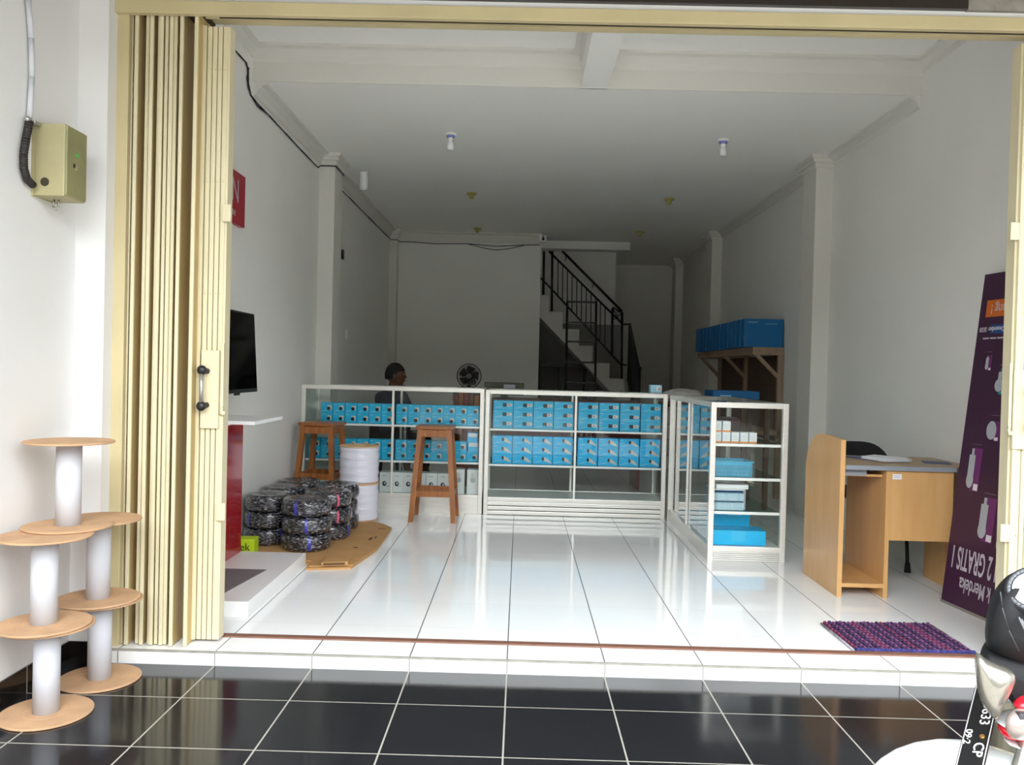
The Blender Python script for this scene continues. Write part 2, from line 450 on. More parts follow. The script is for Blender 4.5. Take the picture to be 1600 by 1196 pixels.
st('wall_opposite_sky_block', [((-30, -15, -.5), (30, -14, 5.2))], mat('grey_brown_render', 'a8a59b', .9, noise=.3, nscale=.6))  # unseen wall added across the street, sized to hold back low sky light
# door frame
b = MB()
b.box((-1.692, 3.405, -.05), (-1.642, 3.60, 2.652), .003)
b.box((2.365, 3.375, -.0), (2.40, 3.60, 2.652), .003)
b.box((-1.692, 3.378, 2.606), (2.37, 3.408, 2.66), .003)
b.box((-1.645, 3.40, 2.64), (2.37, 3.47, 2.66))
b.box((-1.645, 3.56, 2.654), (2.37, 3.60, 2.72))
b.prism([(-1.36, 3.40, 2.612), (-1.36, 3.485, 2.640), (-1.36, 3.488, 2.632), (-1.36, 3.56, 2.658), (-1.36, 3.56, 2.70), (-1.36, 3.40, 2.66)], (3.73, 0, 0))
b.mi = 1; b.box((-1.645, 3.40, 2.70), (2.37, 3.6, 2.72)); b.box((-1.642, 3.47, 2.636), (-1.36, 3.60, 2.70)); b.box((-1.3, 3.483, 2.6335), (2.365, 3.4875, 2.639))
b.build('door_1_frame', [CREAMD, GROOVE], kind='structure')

# ================================================================== FOLDING DOORS
def folding_door(side):
    left = side < 0
    root = thing('folding_door', 'cream steel folding door pleated open against the left post' if left else 'cream steel folding door edge at the right side of the opening', 'door',
                 (-1.46 if left else 2.2, 3.48, 0), group=None)
    if left: xs = [px((u, 1008), 1, 3.43).x for u in (181.5, 188, 198.5, 213, 221, 231.5, 236, 242.5, 251.4, 256.2, 268, 290.5)]
    else: xs = [2.36-.022*k for k in range(9)]
    for i, x in enumerate(xs):
        d = .0; y0 = 3.425 + (.012 if i % 2 else 0)
        if i in (2, 10, 11): y0 = 3.42
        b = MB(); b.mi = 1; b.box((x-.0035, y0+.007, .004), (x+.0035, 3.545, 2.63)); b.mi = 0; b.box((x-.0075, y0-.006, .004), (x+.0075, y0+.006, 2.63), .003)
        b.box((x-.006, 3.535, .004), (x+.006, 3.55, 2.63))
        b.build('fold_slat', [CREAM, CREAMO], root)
    if left: x0, x1 = -1.372, -1.262
    else: x0, x1 = 2.058, 2.17
    b = MB(); n = 5; w = (x1-x0)/n
    for k in range(n):
        b.mi = 0; b.box((x0+k*w+.0015, 3.485 if k else 3.475, .012), (x0+(k+1)*w-.0015, 3.51, 2.60), .003)
    b.mi = 1; b.box((x0+.002, 3.495, .012), (x1-.002, 3.508, 2.60))
    b.mi = 0
    for z in (.22, .55, 1.0, 1.48, 1.95, 2.42):
        for k in range(1, n): b.cyl((x0+(k+.5)*w, 3.48, z), (x0+(k+.5)*w, 3.487, z), .004, n=8)
    b.box((x1-.002, 3.49, .012) if left else (x0-.008, 3.49, .012), (x1+.008, 3.55, 2.60) if left else (x0+.002, 3.55, 2.6))
    b.build('lattice_channel', [CREAM, GROOVE], root)
    b = MB(); b.box((x0+.028 if left else x0-.004, 3.468, .91), (x1-.006 if left else x0+.082, 3.484, 1.24), .003)
    pl = b.build('handle_plate', CREAM, root)
    hx = (x0+.044) if left else (x0+.058)
    b = MB(); b.mi = 0
    for z in (1.155, 1.005):
        b.ball((hx, 3.438, z), .021, (1, .8, 1)); b.cyl((hx, 3.44, z), (hx+.012, 3.47, z-.004 if z > 1.1 else z+.004), .012)
    b.mi = 1; b.cyl((hx, 3.436, 1.01), (hx, 3.436, 1.15), .0085, n=16)
    h = b.build('handle', [BLACKP, METALG], root)
    for z in (.52, 1.78):
        b = MB(); sx = x1 if left else x0-.03
        b.box((sx-.008, 3.47, z), (sx+.03, 3.482, z+.075), .006); b.cyl((sx+.01, 3.468, z+.03), (sx+.01, 3.474, z+.03), .006, n=10)
        b.build('hinge_lug', CREAM, root)
    b = MB(); sx = x1 if left else x0-.02
    b.cyl((sx, 3.478, .975), (sx+.022, 3.478, .975), .009, n=12); b.cyl((sx, 3.478, 1.0), (sx+.012, 3.478, 1.0), .006, n=10)
    b.box((sx, 3.474, .97), (sx+.012, 3.482, 1.27), .002)
    b.build('latch', CREAM, root)


folding_door(-1); folding_door(1)

# ================================================================== PORCH: reels, meter box, conduit
def reel(loc, label, h=.315, R=.152, r=.043):
    root = thing('cable_reel', label, 'cable reel', loc, random.random()*6, group='empty cable reels on the porch')
    for z in (0, h-.008):
        b = MB(); b.lathe((0, 0, z), [(0, 0), (R-.003, 0), (R, .002), (R, .006), (R-.003, .008), (.075, .008), (.074, .0072), (.072, .008), (0, .008)], 56, smooth=False)
        b.build('flange', MDF, root, local=True)
    b = MB(); b.lathe((0, 0, .008), [(r-.003, 0), (r, 0), (r, h-.016), (r-.003, h-.016), (r-.003, 0)], 32); b.build('core_tube', TUBEW, root, local=True)
    return root


ZB = -.057
reel((-1.633, 2.87, ZB), 'brown disc cable reel standing on black tiles, bottom of the front stack')
reel((-1.638, 2.855, ZB+.316), 'brown disc cable reel in the middle, upper one of the front left stack')
reel((-1.612, 3.195, ZB), 'brown disc cable reel on black tiles nearest the cream door, bottom of rear stack')
reel((-1.615, 3.18, ZB+.316), 'brown disc cable reel on the rear stack, half hidden behind the top reel')
reel((-1.638, 3.0, ZB+.632), 'topmost brown disc cable reel resting across the two stacks')

root = thing('meter_box', 'beige steel electrical box with green lid mounted on the outer white wall', 'electrical box', (-1.81, 3.11, 1.78))
b = MB(); b.box((-1.81, 3.03, 1.785), (-1.690, 3.175, 2.05), .005); b.box((-1.81, 3.024, 1.783), (-1.80, 3.181, 2.052))
b.mi = 1; b.cyl((-1.762, 3.031, 1.835), (-1.762, 3.0285, 1.835), .016, n=16)
b.build('housing', [BOXC, GROOVE], root)
b = MB(); b.box((-1.692, 3.034, 1.79), (-1.683, 3.171, 2.045), .004); d = b.build('lid', BOXG, root)
b = MB(); b.box((-1.684, 3.075, 1.90), (-1.681, 3.088, 1.915)); b.mi = 1; b.box((-1.684, 3.0875, 1.893), (-1.681, 3.10, 1.91))
b.build('lid_fitting', [BLACKP, BOXC], d)
b = MB(); b.ball((-1.682, 3.10, 1.95), .009, (.3, 1, 1)); b.build('indicator_lamp', GREENDOT, d)
b = MB(); b.tube([(-1.755, 3.11, 1.787), (-1.755, 3.11, 1.76), (-1.765, 3.11, 1.748), (-1.775, 3.11, 1.76), (-1.772, 3.11, 1.785)], .0045); b.build('cable_gland', METALG, root)
root = thing('conduit', 'white conduit pipe running down the outer wall into black flexible hose', 'conduit', (-1.80, 3.0, 2.0))
b = MB(); b.tube([px((u, v), 0, -1.795) for u, v in ((41, -60), (44, 0), (49, 60), (50, 120), (46, 185))], .0095, 12); b.build('pipe', TUBEW, root)
b = MB(); pts = [px((u, v), 0, -1.79) for u, v in ((46, 190), (41, 215), (37, 240), (37, 262), (42, 280), (52, 290))]
b.tube(pts, .0125, 12)
for a, c in zip(pts, pts[1:]):
    for k in range(6):
        p = a.lerp(c, k/6); q = a.lerp(c, k/6+.09); b.cyl(p, q, .0142, n=12)
b.build('flexible_hose', FLEX, root)
b = MB(); b.box((-1.81, 2.985, 2.035), (-1.775, 3.03, 2.047), .002); b.ball(px((43, 186), 0, -1.79), .01); b.build('clamp', METALG, root)

# ================================================================== CEILING ELEMENTS
def lamp(x, y, label):
    r = thing('ceiling_lamp', label, 'lamp', (x, y, ZC), group='bulbs on the ceiling')
    b = MB(); b.lathe((0, 0, 0), [(0, 0), (.042, 0), (.045, -.006), (.04, -.014), (0, -.014)], 28); b.build('ceiling_rose', WHITEP, r, local=True)
    b = MB(); b.lathe((0, 0, -.012), [(.034, 0), (.034, -.012), (.028, -.02), (.0, -.02)], 24); b.build('blue_ring', LBLUE, r, local=True)
    b = MB(); b.lathe((0, 0, -.03), [(.02, 0), (.02, -.018), (.017, -.024), (.017, -.04), (0, -.04)], 20); b.build('bulb_holder', WHITEP, r, local=True)
    b = MB(); b.lathe((0, 0, -.066), [(.017, 0), (.026, -.006), (.026, -.048), (.022, -.06), (0, -.064)], 24); b.build('bulb', BULB, r, local=True)


lamp(-.598, 6.55, 'white bulb with blue-ringed holder on ceiling, the left of the nearest pair')
lamp(1.545, 6.55, 'white bulb with blue-ringed holder on ceiling, the right of the nearest pair')
b = MB(); c = px((568, 287), 1, 7.9); b.lathe((c.x, c.y, ZC), [(0, 0), (.042, 0), (.042, -.012), (.036, -.016), (.036, -.035), (.040, -.04), (.041, -.15), (.034, -.168), (0, -.172)], 24)
tag(center(b.build('tube_bulb', BULB)), 'white cylindrical bulb hanging near the left wall behind the column', 'lamp')
b = MB(); b.lathe((0, 0, 0), [(0, 0), (.055, 0), (.058, -.008), (.045, -.016), (.024, -.02), (.024, -.05), (.02, -.055), (.014, -.04), (0, -.04)], 24)
sk = b.build('lamp_socket', YELLOWG)
for k, (x, y, n) in enumerate(((-.562, 8.73, 'front left'), (1.524, 8.79, 'front right'), (-.614, 10.88, 'rear left'), (1.508, 10.84, 'rear right'))):
    o = sk if k == 0 else dup(sk); o.location = (x, y, ZC); tag(o, 'empty yellowed lamp socket on ceiling, %s of the four' % n, 'lamp socket', 'empty lamp sockets')
root = thing('security_camera', 'small white dome camera at the ceiling corner above the stair opening', 'camera', (.26, 11.2, 2.95))
b = MB(); b.box((.205, 11.16, 2.93), (.305, 11.26, 3.02), .01); b.build('body', WHITEP, root)
b = MB(); b.ball((.258, 11.165, 2.965), .02); b.ball((.258, 11.165, 2.995), .012); b.build('lens', BLACKP, root)
pts = [(352, 60), (360, 70), (372, 84), (385, 98), (388, 112), (388, 130), (392, 149), (405, 165), (420, 180), (445, 207), (470, 234), (497, 262)]
P = [px(q, 0, XL+.006) for q in pts]
P = [Vector((p.x, p.y, min(p.z, (3.17 if p.y < 5.4 else 2.95)))) for p in P]
zc = 2.93
P += [Vector((XL+.01, 7.23, zc)), Vector((-1.655, 7.23, zc)), Vector((-1.655, 7.56, zc)), Vector((XL+.006, 7.57, zc-.03))]
P += [px(q, 0, XL+.006) for q in ((545, 308), (575, 338), (600, 364))] + [Vector((XL+.02, 11.1, 2.90)), Vector((-1.69, 11.105, 2.90)), Vector((-1.69, 11.28, 2.90))]
P += [px(q, 1, YB-.012) for q in ((640, 378), (680, 381), (730, 381), (775, 385), (820, 383), (843, 383))]
b = MB(); b.tube(P, .0055, 6)
P2 = [px(q, 1, YB-.012) for q in ((730, 381), (757, 388), (775, 391), (795, 389), (818, 384))]
b.tube(P2, .0045, 6)
P3 = [px(q, 0, XL+.007) for q in ((389, 106), (386, 122), (388, 138), (393, 150), (402, 166), (418, 179))]
b.tube(P3, .004, 6)
tag(b.build('wall_cable', BLACKP), 'thin black cable clipped along the top of left and back walls', 'cable')
b = MB(); c = px((534, 397), 0, XL); b.box((XL, c.y-.03, c.z-.05), (XL+.02, c.y+.03, c.z+.04), .004)
tag(center(b.build('wall_hook', BLACKP)), 'small black fitting high on the left wall behind the column', 'fitting')
b = MB(); c = px((541, 523), 0, XL); b.box((XL, c.y-.035, c.z-.05), (XL+.012, c.y+.035, c.z+.05), .004)
tag(center(b.build('light_switch', WHITEP)), 'small white switch on the left wall behind the column', 'switch')

# red sign on left wall
root = thing('wall_sign', 'red sign with white N on the upper left wall', 'sign', (XL, 4.9, 2.04))
b = MB(); b.box((XL, 4.62, 2.045), (XL+.03, 5.24, 2.365), .002); b.build('board', REDSIGN, root)
fr = frame4((0, 1, 0), (0, 0, 1), Vector((XL+.031, 4.62, 2.045))-root.location)
lettering('N', .20, TXTG, root, fr, (.372, .135, 0), xs=.85)
lettering('Home', .075, TXTG, root, fr, (.27, .045, 0), xs=.95)

# ================================================================== DISPLAY STAND (podium, red panel), SHELF, TV
root = thing('display_stand', 'white low podium with tall glossy red back panel by left wall', 'display stand', (-1.5, 4.4, 0))
b = MB(); b.box((XL+.002, 3.84, .0), (-1.245, 4.88, .075), .003); b.build('podium', WHITE, root)
b = MB(); b.box((-1.66, 3.84, .075), (-1.625, 4.86, .882), .002); b.build('red_panel', RED, root)
b = MB(); b.box((XL+.002, 3.86, .075), (-1.66, 4.84, .875)); b.build('back_cabinet', WHITE, root)
b = MB(); b.prism([(-1.60, 3.93, .0752), (-1.41, 3.93, .0752), (-1.345, 4.44, .0752), (-1.60, 4.44, .0752)], (0, 0, .004)); b.build('inset_mat', mat('grey_foot_mat', '6f6a6c', .7, noise=.1, nscale=40), root)
root = thing('display_shelf', 'white cantilever shelf on bracket in front of the red panel', 'shelf', (-1.5, 4.3, .87))
b = MB(); b.box((-1.623, 4.05, .886), (-1.30, 4.53, .904), .002); b.build('shelf_board', WHITE, root)
for y in (4.12, 4.44):
    b = MB(); b.box((-1.624, y, .80), (-1.61, y+.022, .886), .002); b.prism([(-1.61, y, .87), (-1.50, y, .886), (-1.61, y, .886)], (0, .022, 0)); b.box((-1.62, y, .875), (-1.45, y+.022, .886), .002)
    b.build('bracket', WHITEP, root)
root = thing('television', 'black flat television mounted above the red display panel', 'television', (-1.62, 4.6, 1.02))
R_ = Matrix.Rotation(-.06, 3, 'Y'); c = (-1.60, 4.6, 1.25)
b = MB(); b.box((-1.628, 4.24, 1.02), (-1.59, 4.955, 1.485), .004, R_, c); b.build('housing', BLACKP, root)
b = MB(); b.box((-1.5905, 4.252, 1.042), (-1.588, 4.943, 1.474), 0, R_, c); b.build('screen', TVB, root)
b = MB(); b.box((-1.60, 4.57, 1.008), (-1.587, 4.64, 1.035), .003, R_, c); b.build('sensor', BLACKP, root)
b = MB(); b.box((XL, 4.5, 1.15), (XL+.02, 4.7, 1.35)); b.box((XL+.01, 4.57, 1.2), (-1.62, 4.63, 1.3)); b.build('wall_bracket', BLACKP, root)

# ================================================================== DISPLAY COUNTERS
def rail(b, p0, p1, w, d):
    b.box((min(p0[0], p1[0])-w/2, min(p0[1], p1[1])-d/2, min(p0[2], p1[2])), (max(p0[0], p1[0])+w/2, max(p0[1], p1[1])+d/2, max(p0[2], p1[2])), .002)


def counter(label, x0, x1, y0, y1, H, shelves, base, ribs, mull, front='y', seen_shelf=ALUW):
    """glass counter; the long side faces -y (front='y') or -x (front='x', short end faces -y)"""
    root = thing('glass_counter', label, 'display counter', ((x0+x1)/2, (y0+y1)/2, 0), group='aluminium framed glass counters')
    t = .034
    b = MB()
    for x in (x0, x1-t):
        for y in (y0, y1-t): b.box((x, y, 0), (x+t, y+t, H), .003)
    for z in (H-t, base):
        for y in (y0, y1-t): b.box((x0+t, y+.002, z), (x1-t, y+t-.002, z+t), .003)
        for x in (x0, x1-t): b.box((x+.002, y0+t, z), (x+t-.002, y1-t, z+t), .003)
    b.build('frame', ALU, root)
    b = MB()
    if front == 'y':
        b.box((mull-.009, y1-.024, base+t), (mull+.009, y1-.004, H-t), .002); b.build('rear_mullion', ALU, root); b = MB(); b.box((mull-.009, y0+.004, base+t), (mull+.009, y0+.024, H-t), .002)
    else: b.box((x0+.004, mull-.008, base+t), (x0+.02, mull+.008, H-t), .002)
    b.build('mullion', ALU, root)
    b = MB(); b.box((x0+t, y0+.026, base+t), (x1-t, y0+.030, H-t)); b.build('front_pane', GLASS, root)
    xm_ = (x0+x1)/2
    for x in (x0+.022, x1-.026):
        b = MB(); b.box((x, y0+t, base+t), (x+.004, y1-t, H-t)); b.build('side_pane', GLASSR if front == 'x' and x < xm_ else GLASS, root)
    for k in (0, 1):
        b = MB(); xm = (x0+x1)/2; b.box((x0+t if k == 0 else xm-.02, y1-.014-.008*k, base+t), (xm+.02 if k == 0 else x1-t, y1-.010-.008*k, H-t)); b.build('sliding_pane', GLASS, root)
    b = MB(); b.box((x0+.01, y0+.01, H), (x1-.01, y1-.01, H+.005)); b.build('top_pane', GLASS, root)
    for z in shelves:
        b = MB(); b.box((x0+t, y0+.05, z-.007), (x1-t, y1-.03, z)); g = b.build('shelf', GLASSG, root)
        b = MB()
        if front == 'y': b.box((x0+t, y0+.034, z-.016), (x1-t, y0+.05, z), .002)
        else:
            b.box((x0+t, y0+.034, z-.018), (x1-t, y0+.05, z), .002)
        b.build('shelf_edge', seen_shelf, g)
    b = MB(); b.box((x0+t*.4, y0+.03, base+.01), (x1-t*.4, y1-.03, base+t-.004)); b.build('deck', ALUW, root)
    b = MB()
    if ribs:
        h = base/ribs
        for k in range(ribs): b.box((x0+t, y0+.006 + (.0 if k % 2 else .002), k*h+.004), (x1-t, y0+.022, (k+1)*h-.003), .003)
        b.mi = 1; b.box((x0+t, y0+.014, 0), (x1-t, y0+.024, base)); b.mi = 0
    else: b.box((x0+t, y0+.008, 0), (x1-t, y0+.022, base), .002)
    b.box((x0+.006, y0+t, 0), (x0+.022, y1-t, base), .002); b.box((x1-.022, y0+t, 0), (x1-.006, y1-t, base), .002); b.box((x0+t, y1-.02, 0), (x1-t, y1-.01, base))
    b.build('plinth', [ALU, GROOVE if ribs < 5 else mat('shaded_rib', 'a9a8a4', .5)], root)
    return root


HC = 1.03
counter('glass counter at left against the wall, plain plinth, behind the wooden stools', -1.795, -.292, 6.78, 7.28, HC, (.716, .420), .120, 0, -1.04)
counter('middle glass counter with ribbed base, facing the entrance', -.280, 1.205, 6.765, 7.265, 1.025, (.706, .414), .112, 3, .46)
counter('right glass counter standing end-on with its short ribbed side to the entrance', 1.222, 1.715, 5.29, 6.76, 1.017, (.752, .533, .315), .062, 5, 6.04, 'x')


# ---- cartons
def decal(b, x0, z0, x1, z1, y): b.box((x0, y-.0006, z0), (x1, y+.0005, z1))


def disc(b, x, z, r, y, sx=1, n=16):
    P = [(x+r*sx*math.cos(2*PI*i/n), y-.0012, z+r*math.sin(2*PI*i/n)) for i in range(n)]
    b.prism(P, (0, .001, 0))


def swoosh(b, x0, z0, x1, z1, y, t=.003):
    b.prism([(x0, y-.0008, z0), (x1, y-.0008, z1), (x1, y-.0008, z1+t*.4), (x0+(x1-x0)*.5, y-.0008, (z0+z1)/2+t*1.4), (x0, y-.0008, z0+t*.3)], (0, .0008, 0))


def small_carton(w=.0975, h=.083, d=.1):
    b = MB(); b.box((-w/2, 0, 0), (w/2, d, h), .0015)
    b.mi = 1; decal(b, w*.06, h*.28, w*.40, h*.72, 0); b.mi = 2; disc(b, w*.16, h*.42, h*.18, 0); b.mi = 3; decal(b, -w*.42, h*.84, -w*.16, h*.88, 0)
    swoosh(b, -w*.45, h*.08, w*.06, h*.24, 0); return b.build('camera_carton', [BLUE, SILV, LENS, BLUEL])


def wide_carton(kind, w=.163, h=.0765, d=.1):
    b = MB(); b.box((-w/2, 0, 0), (w/2, d, h), .0015)
    if kind == 0:
        b.mi = 2; decal(b, -w*.02, h*.34, w*.17, h*.72, 0); disc(b, w*.08, h*.53, h*.2, 0, .9); b.mi = 1; decal(b, w*.20, h*.36, w*.40, h*.70, 0); disc(b, w*.38, h*.53, h*.16, 0)
        b.mi = 4; decal(b, w*.25, h*.46, w*.34, h*.60, 0-.0009)
    else:
        b.mi = 2; disc(b, w*.04, h*.62, h*.2, 0, .7)
        b.mi = 1; b.prism([(w*.06, -.0012, h*.82), (w*.22, -.0012, h*.70), (w*.46, -.0012, h*.22), (w*.40, -.0012, h*.16), (w*.06, -.0012, h*.42)], (0, .001, 0))
    b.mi = 3; decal(b, -w*.44, h*.84, -w*.26, h*.89, 0); swoosh(b, -w*.46, h*.16, w*.0, h*.34, 0, .004)
    return b.build('bullet_camera_carton' if kind == 0 else 'outdoor_camera_carton', [BLUE if kind == 0 else BLUE2, SILV, LENS, BLUEL, mat('pink_grey_print', 'a08c98', .5)])


ORD = ['first', 'second', 'third', 'fourth', 'fifth', 'sixth', 'seventh', 'eighth', 'ninth', 'tenth', 'eleventh', 'twelfth', 'thirteenth', 'fourteenth']
sc_ = small_carton(); used = []


def put(proto, loc, label, cat, group):
    o = proto if proto.name not in used else dup(proto)
    used.append(proto.name); o.location = loc; o.rotation_euler = (0, 0, random.uniform(-.012, .012)); tag(o, label, cat, group); return o


z1, z2 = .7165, .4205
for r in range(2):
    for k in range(6):
        put(sc_, (-1.602+k*.1008, 6.86, z1+r*.0835), 'blue camera carton, %s shelf of left counter, left bay, %s row, %s from left' % ('top', ('lower', 'upper')[r], ORD[k]), 'carton', 'small blue cartons in the left counter')
    for k in range(7):
        put(sc_, (-.975+k*.0985, 6.86, z1+r*.0835), 'blue camera carton, top shelf of left counter, right bay, %s row, %s from left' % (('lower', 'upper')[r], ORD[k]), 'carton', 'small blue cartons in the left counter')
    for k in range(7):
        put(sc_, (-1.70+k*.1015, 6.86, z2+r*.0835), 'blue camera carton, lower shelf of left counter, left bay, %s row, %s from left' % (('lower', 'upper')[r], ORD[k]), 'carton', 'small blue cartons in the left counter')
    for k in range(7 if r == 0 else 6):
        put(sc_, (-.975+k*.0985, 6.86, z2+r*.0835), 'blue camera carton, lower shelf of left counter, right bay, %s row, %s from left' % (('lower', 'upper')[r], ORD[k]), 'carton', 'small blue cartons in the left counter')
b = MB(); w, h = .084, .078; b.box((-w/2, 0, 0), (w/2, .1, h), .0015); b.mi = 1; decal(b, -w*.42, h*.55, w*.45, h*.95, 0); b.mi = 2; decal(b, -w*.2, h*.7, w*.25, h*.74, 0)
sl = b.build('labelled_carton', [BLUE2, BWHITE, BGREY])
put(sl, (-.380, 6.862, z2+.0836), 'blue carton with white label at right end of left counter, under its twin', 'carton', 'white labelled blue cartons')
put(sl, (-.386, 6.862, z2+.162), 'blue carton with white label at right end of left counter, topmost', 'carton', 'white labelled blue cartons')

# white boxes on the deck of the left counter
b = MB(); w, h = .094, .165; b.box((-w/2, 0, 0), (w/2, .12, h), .002); b.mi = 1; disc(b, -w*.06, h*.42, .021, 0, .85); b.mi = 2; disc(b, -w*.02, h*.44, .011, -.001, .8); decal(b, w*.1, h*.28, w*.3, h*.32, 0); decal(b, -w*.3, h*.8, w*.1, h*.84, 0)
sb = b.build('white_camera_box', [BWHITE, LENS, BGREY])
zd = .152
for k, x in enumerate((-1.103, -1.0, -.905, -.812, -.715, -.618)):
    put(sb, (x, 6.86, zd), 'white box with dark round lens on bottom of left counter, %s from left' % ORD[k], 'box', 'short white boxes in the left counter')
b = MB(); w, h = .094, .205; b.box((-w/2, 0, 0), (w/2, .12, h), .002); b.mi = 1; disc(b, 0, h*.64, .021, 0, 1, 20); decal(b, -.012, h*.66, .012, h*.86, 0); b.mi = 2; disc(b, .002, h*.56, .020, -.001, 1, 20)
tb = b.build('tall_white_box', [BWHITE, SILV, BGREY])
put(tb, (-.492, 6.85, zd), 'tall white dome camera box beside the short lens boxes in left counter', 'box', 'tall white boxes in the left counter')
put(tb, (-.376, 6.85, zd), 'tall white dome camera box in the right corner of the left counter', 'box', 'tall white boxes in the left counter')

wc = [wide_carton(0), wide_carton(1)]
for s_, (zz, nm) in enumerate(((.7065, 'top'), (.4145, 'lower'))):
    for r in range(3):
        for bay in range(2):
            for k in range(4):
                x = (-.137+k*.167) if bay == 0 else (.568+k*.172)
                put(wc[s_], (x, 6.845+.004*(2-r), zz+r*.0768), '%s blue camera carton, %s shelf of middle counter, %s bay, %s layer, %s from left' % ('wide', nm, ('left', 'right')[bay], ('bottom', 'middle', 'top')[r], ORD[k]), 'carton', 'wide blue cartons on the %s shelf of the middle counter' % nm)

# contents of the right counter (seen through its short end)
b = MB(); w, h = .054, .070; b.box((-w/2, 0, 0), (w/2, .085, h), .001); b.mi = 1; decal(b, -w/2, 0, w/2, h*.17, 0); b.mi = 2; decal(b, -w*.5, .01, -w*.42, h, -.0005); b.mi = 3
for k in range(3): decal(b, -w*.3, h*(.35+.17*k), w*.35, h*(.35+.17*k)+.002, 0)
ssm = b.build('small_white_box', [BWHITE, ORANGE, BLUED, BGREY])
for k in range(5):
    put(ssm, (1.279+k*.0575, 5.36, .7525), 'small white box with orange foot in right counter, bottom row, %s from left' % ORD[k], 'box', 'small white and orange boxes')
for k in range(2):
    put(ssm, (1.279+k*.060, 5.365, .8228), 'small white box with orange foot in right counter, upper row, %s from left' % ORD[k], 'box', 'small white and orange boxes')
b = MB(); b.box((1.27, 5.62, .7525), (1.50, 5.85, .90), .01); tag(center(b.build('accessory_pack', mat('dark_red_packets', '5a2c34', .35, noise=.8, nscale=12, grain='20202c'))), 'dark red and black packets behind the small white boxes in right counter', 'packets')
# basket
root = thing('plastic_basket', 'turquoise slotted plastic basket on the middle shelf of the right counter', 'basket', (1.385, 5.42, .5335))
b = MB(); x0, x1, y0, y1 = 1.263, 1.51, 5.35, 5.56
for x, y, X, Y in ((x0, y0, x1, y0+.004), (x0, y1-.004, x1, y1), (x0, y0, x0+.004, y1), (x1-.004, y0, x1, y1)): b.box((x, y, .534), (X, Y, .538+.004)); b.box((x, y, .608), (X, Y, .63))
for k in range(25):
    x = x0+.003+k*.0098; b.box((x, y0, .54), (x+.006, y0+.004, .61)); b.box((x, y1-.004, .54), (x+.006, y1, .61))
for k in range(20):
    y = y0+.003+k*.0103; b.box((x0, y, .54), (x0+.004, y+.006, .61)); b.box((x1-.004, y, .54), (x1, y+.006, .61))
for z in (.56, .585): b.box((x0, y0, z), (x1, y0+.004, z+.004))
b.box((x0-.008, y0-.008, .628), (x1+.008, y0+.006, .636), .002); b.box((x0-.008, y1-.006, .628), (x1+.008, y1+.008, .636), .002); b.box((x1-.006, y0, .628), (x1+.008, y1, .636)); b.box((x0-.008, y0, .628), (x0+.006, y1, .636))
b.box((x0, y0, .5338), (x1, y1, .537)); b.build('slotted_body', BASKETM, root)
b = MB(); b.box((1.275, 5.36, .538), (1.5, 5.54, .622), .012); tag(center(b.build('packet_bundle', mat('blue_white_packets', '4fb4cf', .3, noise=.6, nscale=26, grain='c7e3ea', bump=.8, bscale=30))), 'bundle of pale blue packets lying inside the turquoise basket', 'packets')
# packets on top of SIM card rack
root = thing('card_rack', 'rack of pale blue card sleeves on the third shelf of the right counter', 'card rack', (1.37, 5.4, .3155))
b = MB(); b.box((1.262, 5.42, .3155), (1.47, 5.56, .445), .003); b.mi = 1; b.box((1.47, 5.40, .3155), (1.485, 5.57, .45)); b.build('tray', [BLUED, BGREY], root)
for row in range(2):
    b = MB()
    for k in range(22):
        x = 1.262+k*.0092; b.box((x, 5.36, .318+row*.06), (x+.005, 5.42, .366+row*.06))
    b.build('card_row', CARDG, root)
b = MB(); b.box((1.262, 5.36, .4455), (1.467, 5.56, .452), .002); tag(center(b.build('thin_carton', BWHITE)), 'thin white carton lying on the card rack in right counter', 'carton')
b = MB(); b.box((1.285, 5.37, .4525), (1.495, 5.55, .482), .006); tag(center(b.build('white_packet', BWHITE)), 'white packet on the thin carton in right counter', 'packet')
b = MB(); b.ball((1.375, 5.46, .4995), .10, (1.15, .8, .17), 20); tag(center(b.build('plastic_packet', MIXP)), 'crumpled grey plastic packet on top of the white packet in right counter', 'packet')
b = MB(); b.cyl((1.495, 5.43, .509), (1.545, 5.44, .489), .011, .005, 12); b.mi = 1; b.ball((1.492, 5.43, .510), .016, n=10)
tag(center(b.build('yellow_tube', [mat('cream_yellow_plastic', 'd8d29a', .4), mat('dull_red_plastic', '7c3b33', .4)])), 'small yellow and red tube resting beside the crumpled packet', 'tube')
b = MB(); b.box((1.262, 5.34, .0965), (1.605, 5.52, .190), .002); b.mi = 1; decal(b, 1.385, .12, 1.475, .1895, 5.3405)
tag(center(b.build('large_blue_carton', [BLUE2, mat('sky_blue_label', '3cbcec', .4)])), 'bright blue long carton at the bottom front of the right counter', 'carton')
b = MB(); b.box((1.262, 5.525, .0965), (1.55, 5.78, .285), .002); b.mi = 1; decal(b, 1.40, .258, 1.50, .264, 5.5255)
tag(center(b.build('deep_blue_carton', [BLUE, BLUEL])), 'taller blue carton behind the long one in the right counter bottom', 'carton')
b = MB(); b.box((1.265, 6.0, .0965), (1.60, 6.4, .15), .002); tag(center(b.build('flat_blue_carton', BLUE2)), 'flat blue carton farther back on the right counter bottom', 'carton')

# small carton on the middle counter
b = MB(); c = px((1024, 612), 1, 7.0); b.box((c.x-.048, 6.96, 1.0305), (c.x+.048, 7.05, 1.095), .002); b.mi = 1; b.box((c.x+.0, 6.959, 1.045), (c.x+.045, 6.9605, 1.085)); b.mi = 2; disc(b, c.x+.028, 1.062, .014, 6.9595)
tag(center(b.build('counter_carton', [BLUEL, BWHITE, BGREY])), 'small white and blue carton standing on the middle counter top', 'carton')

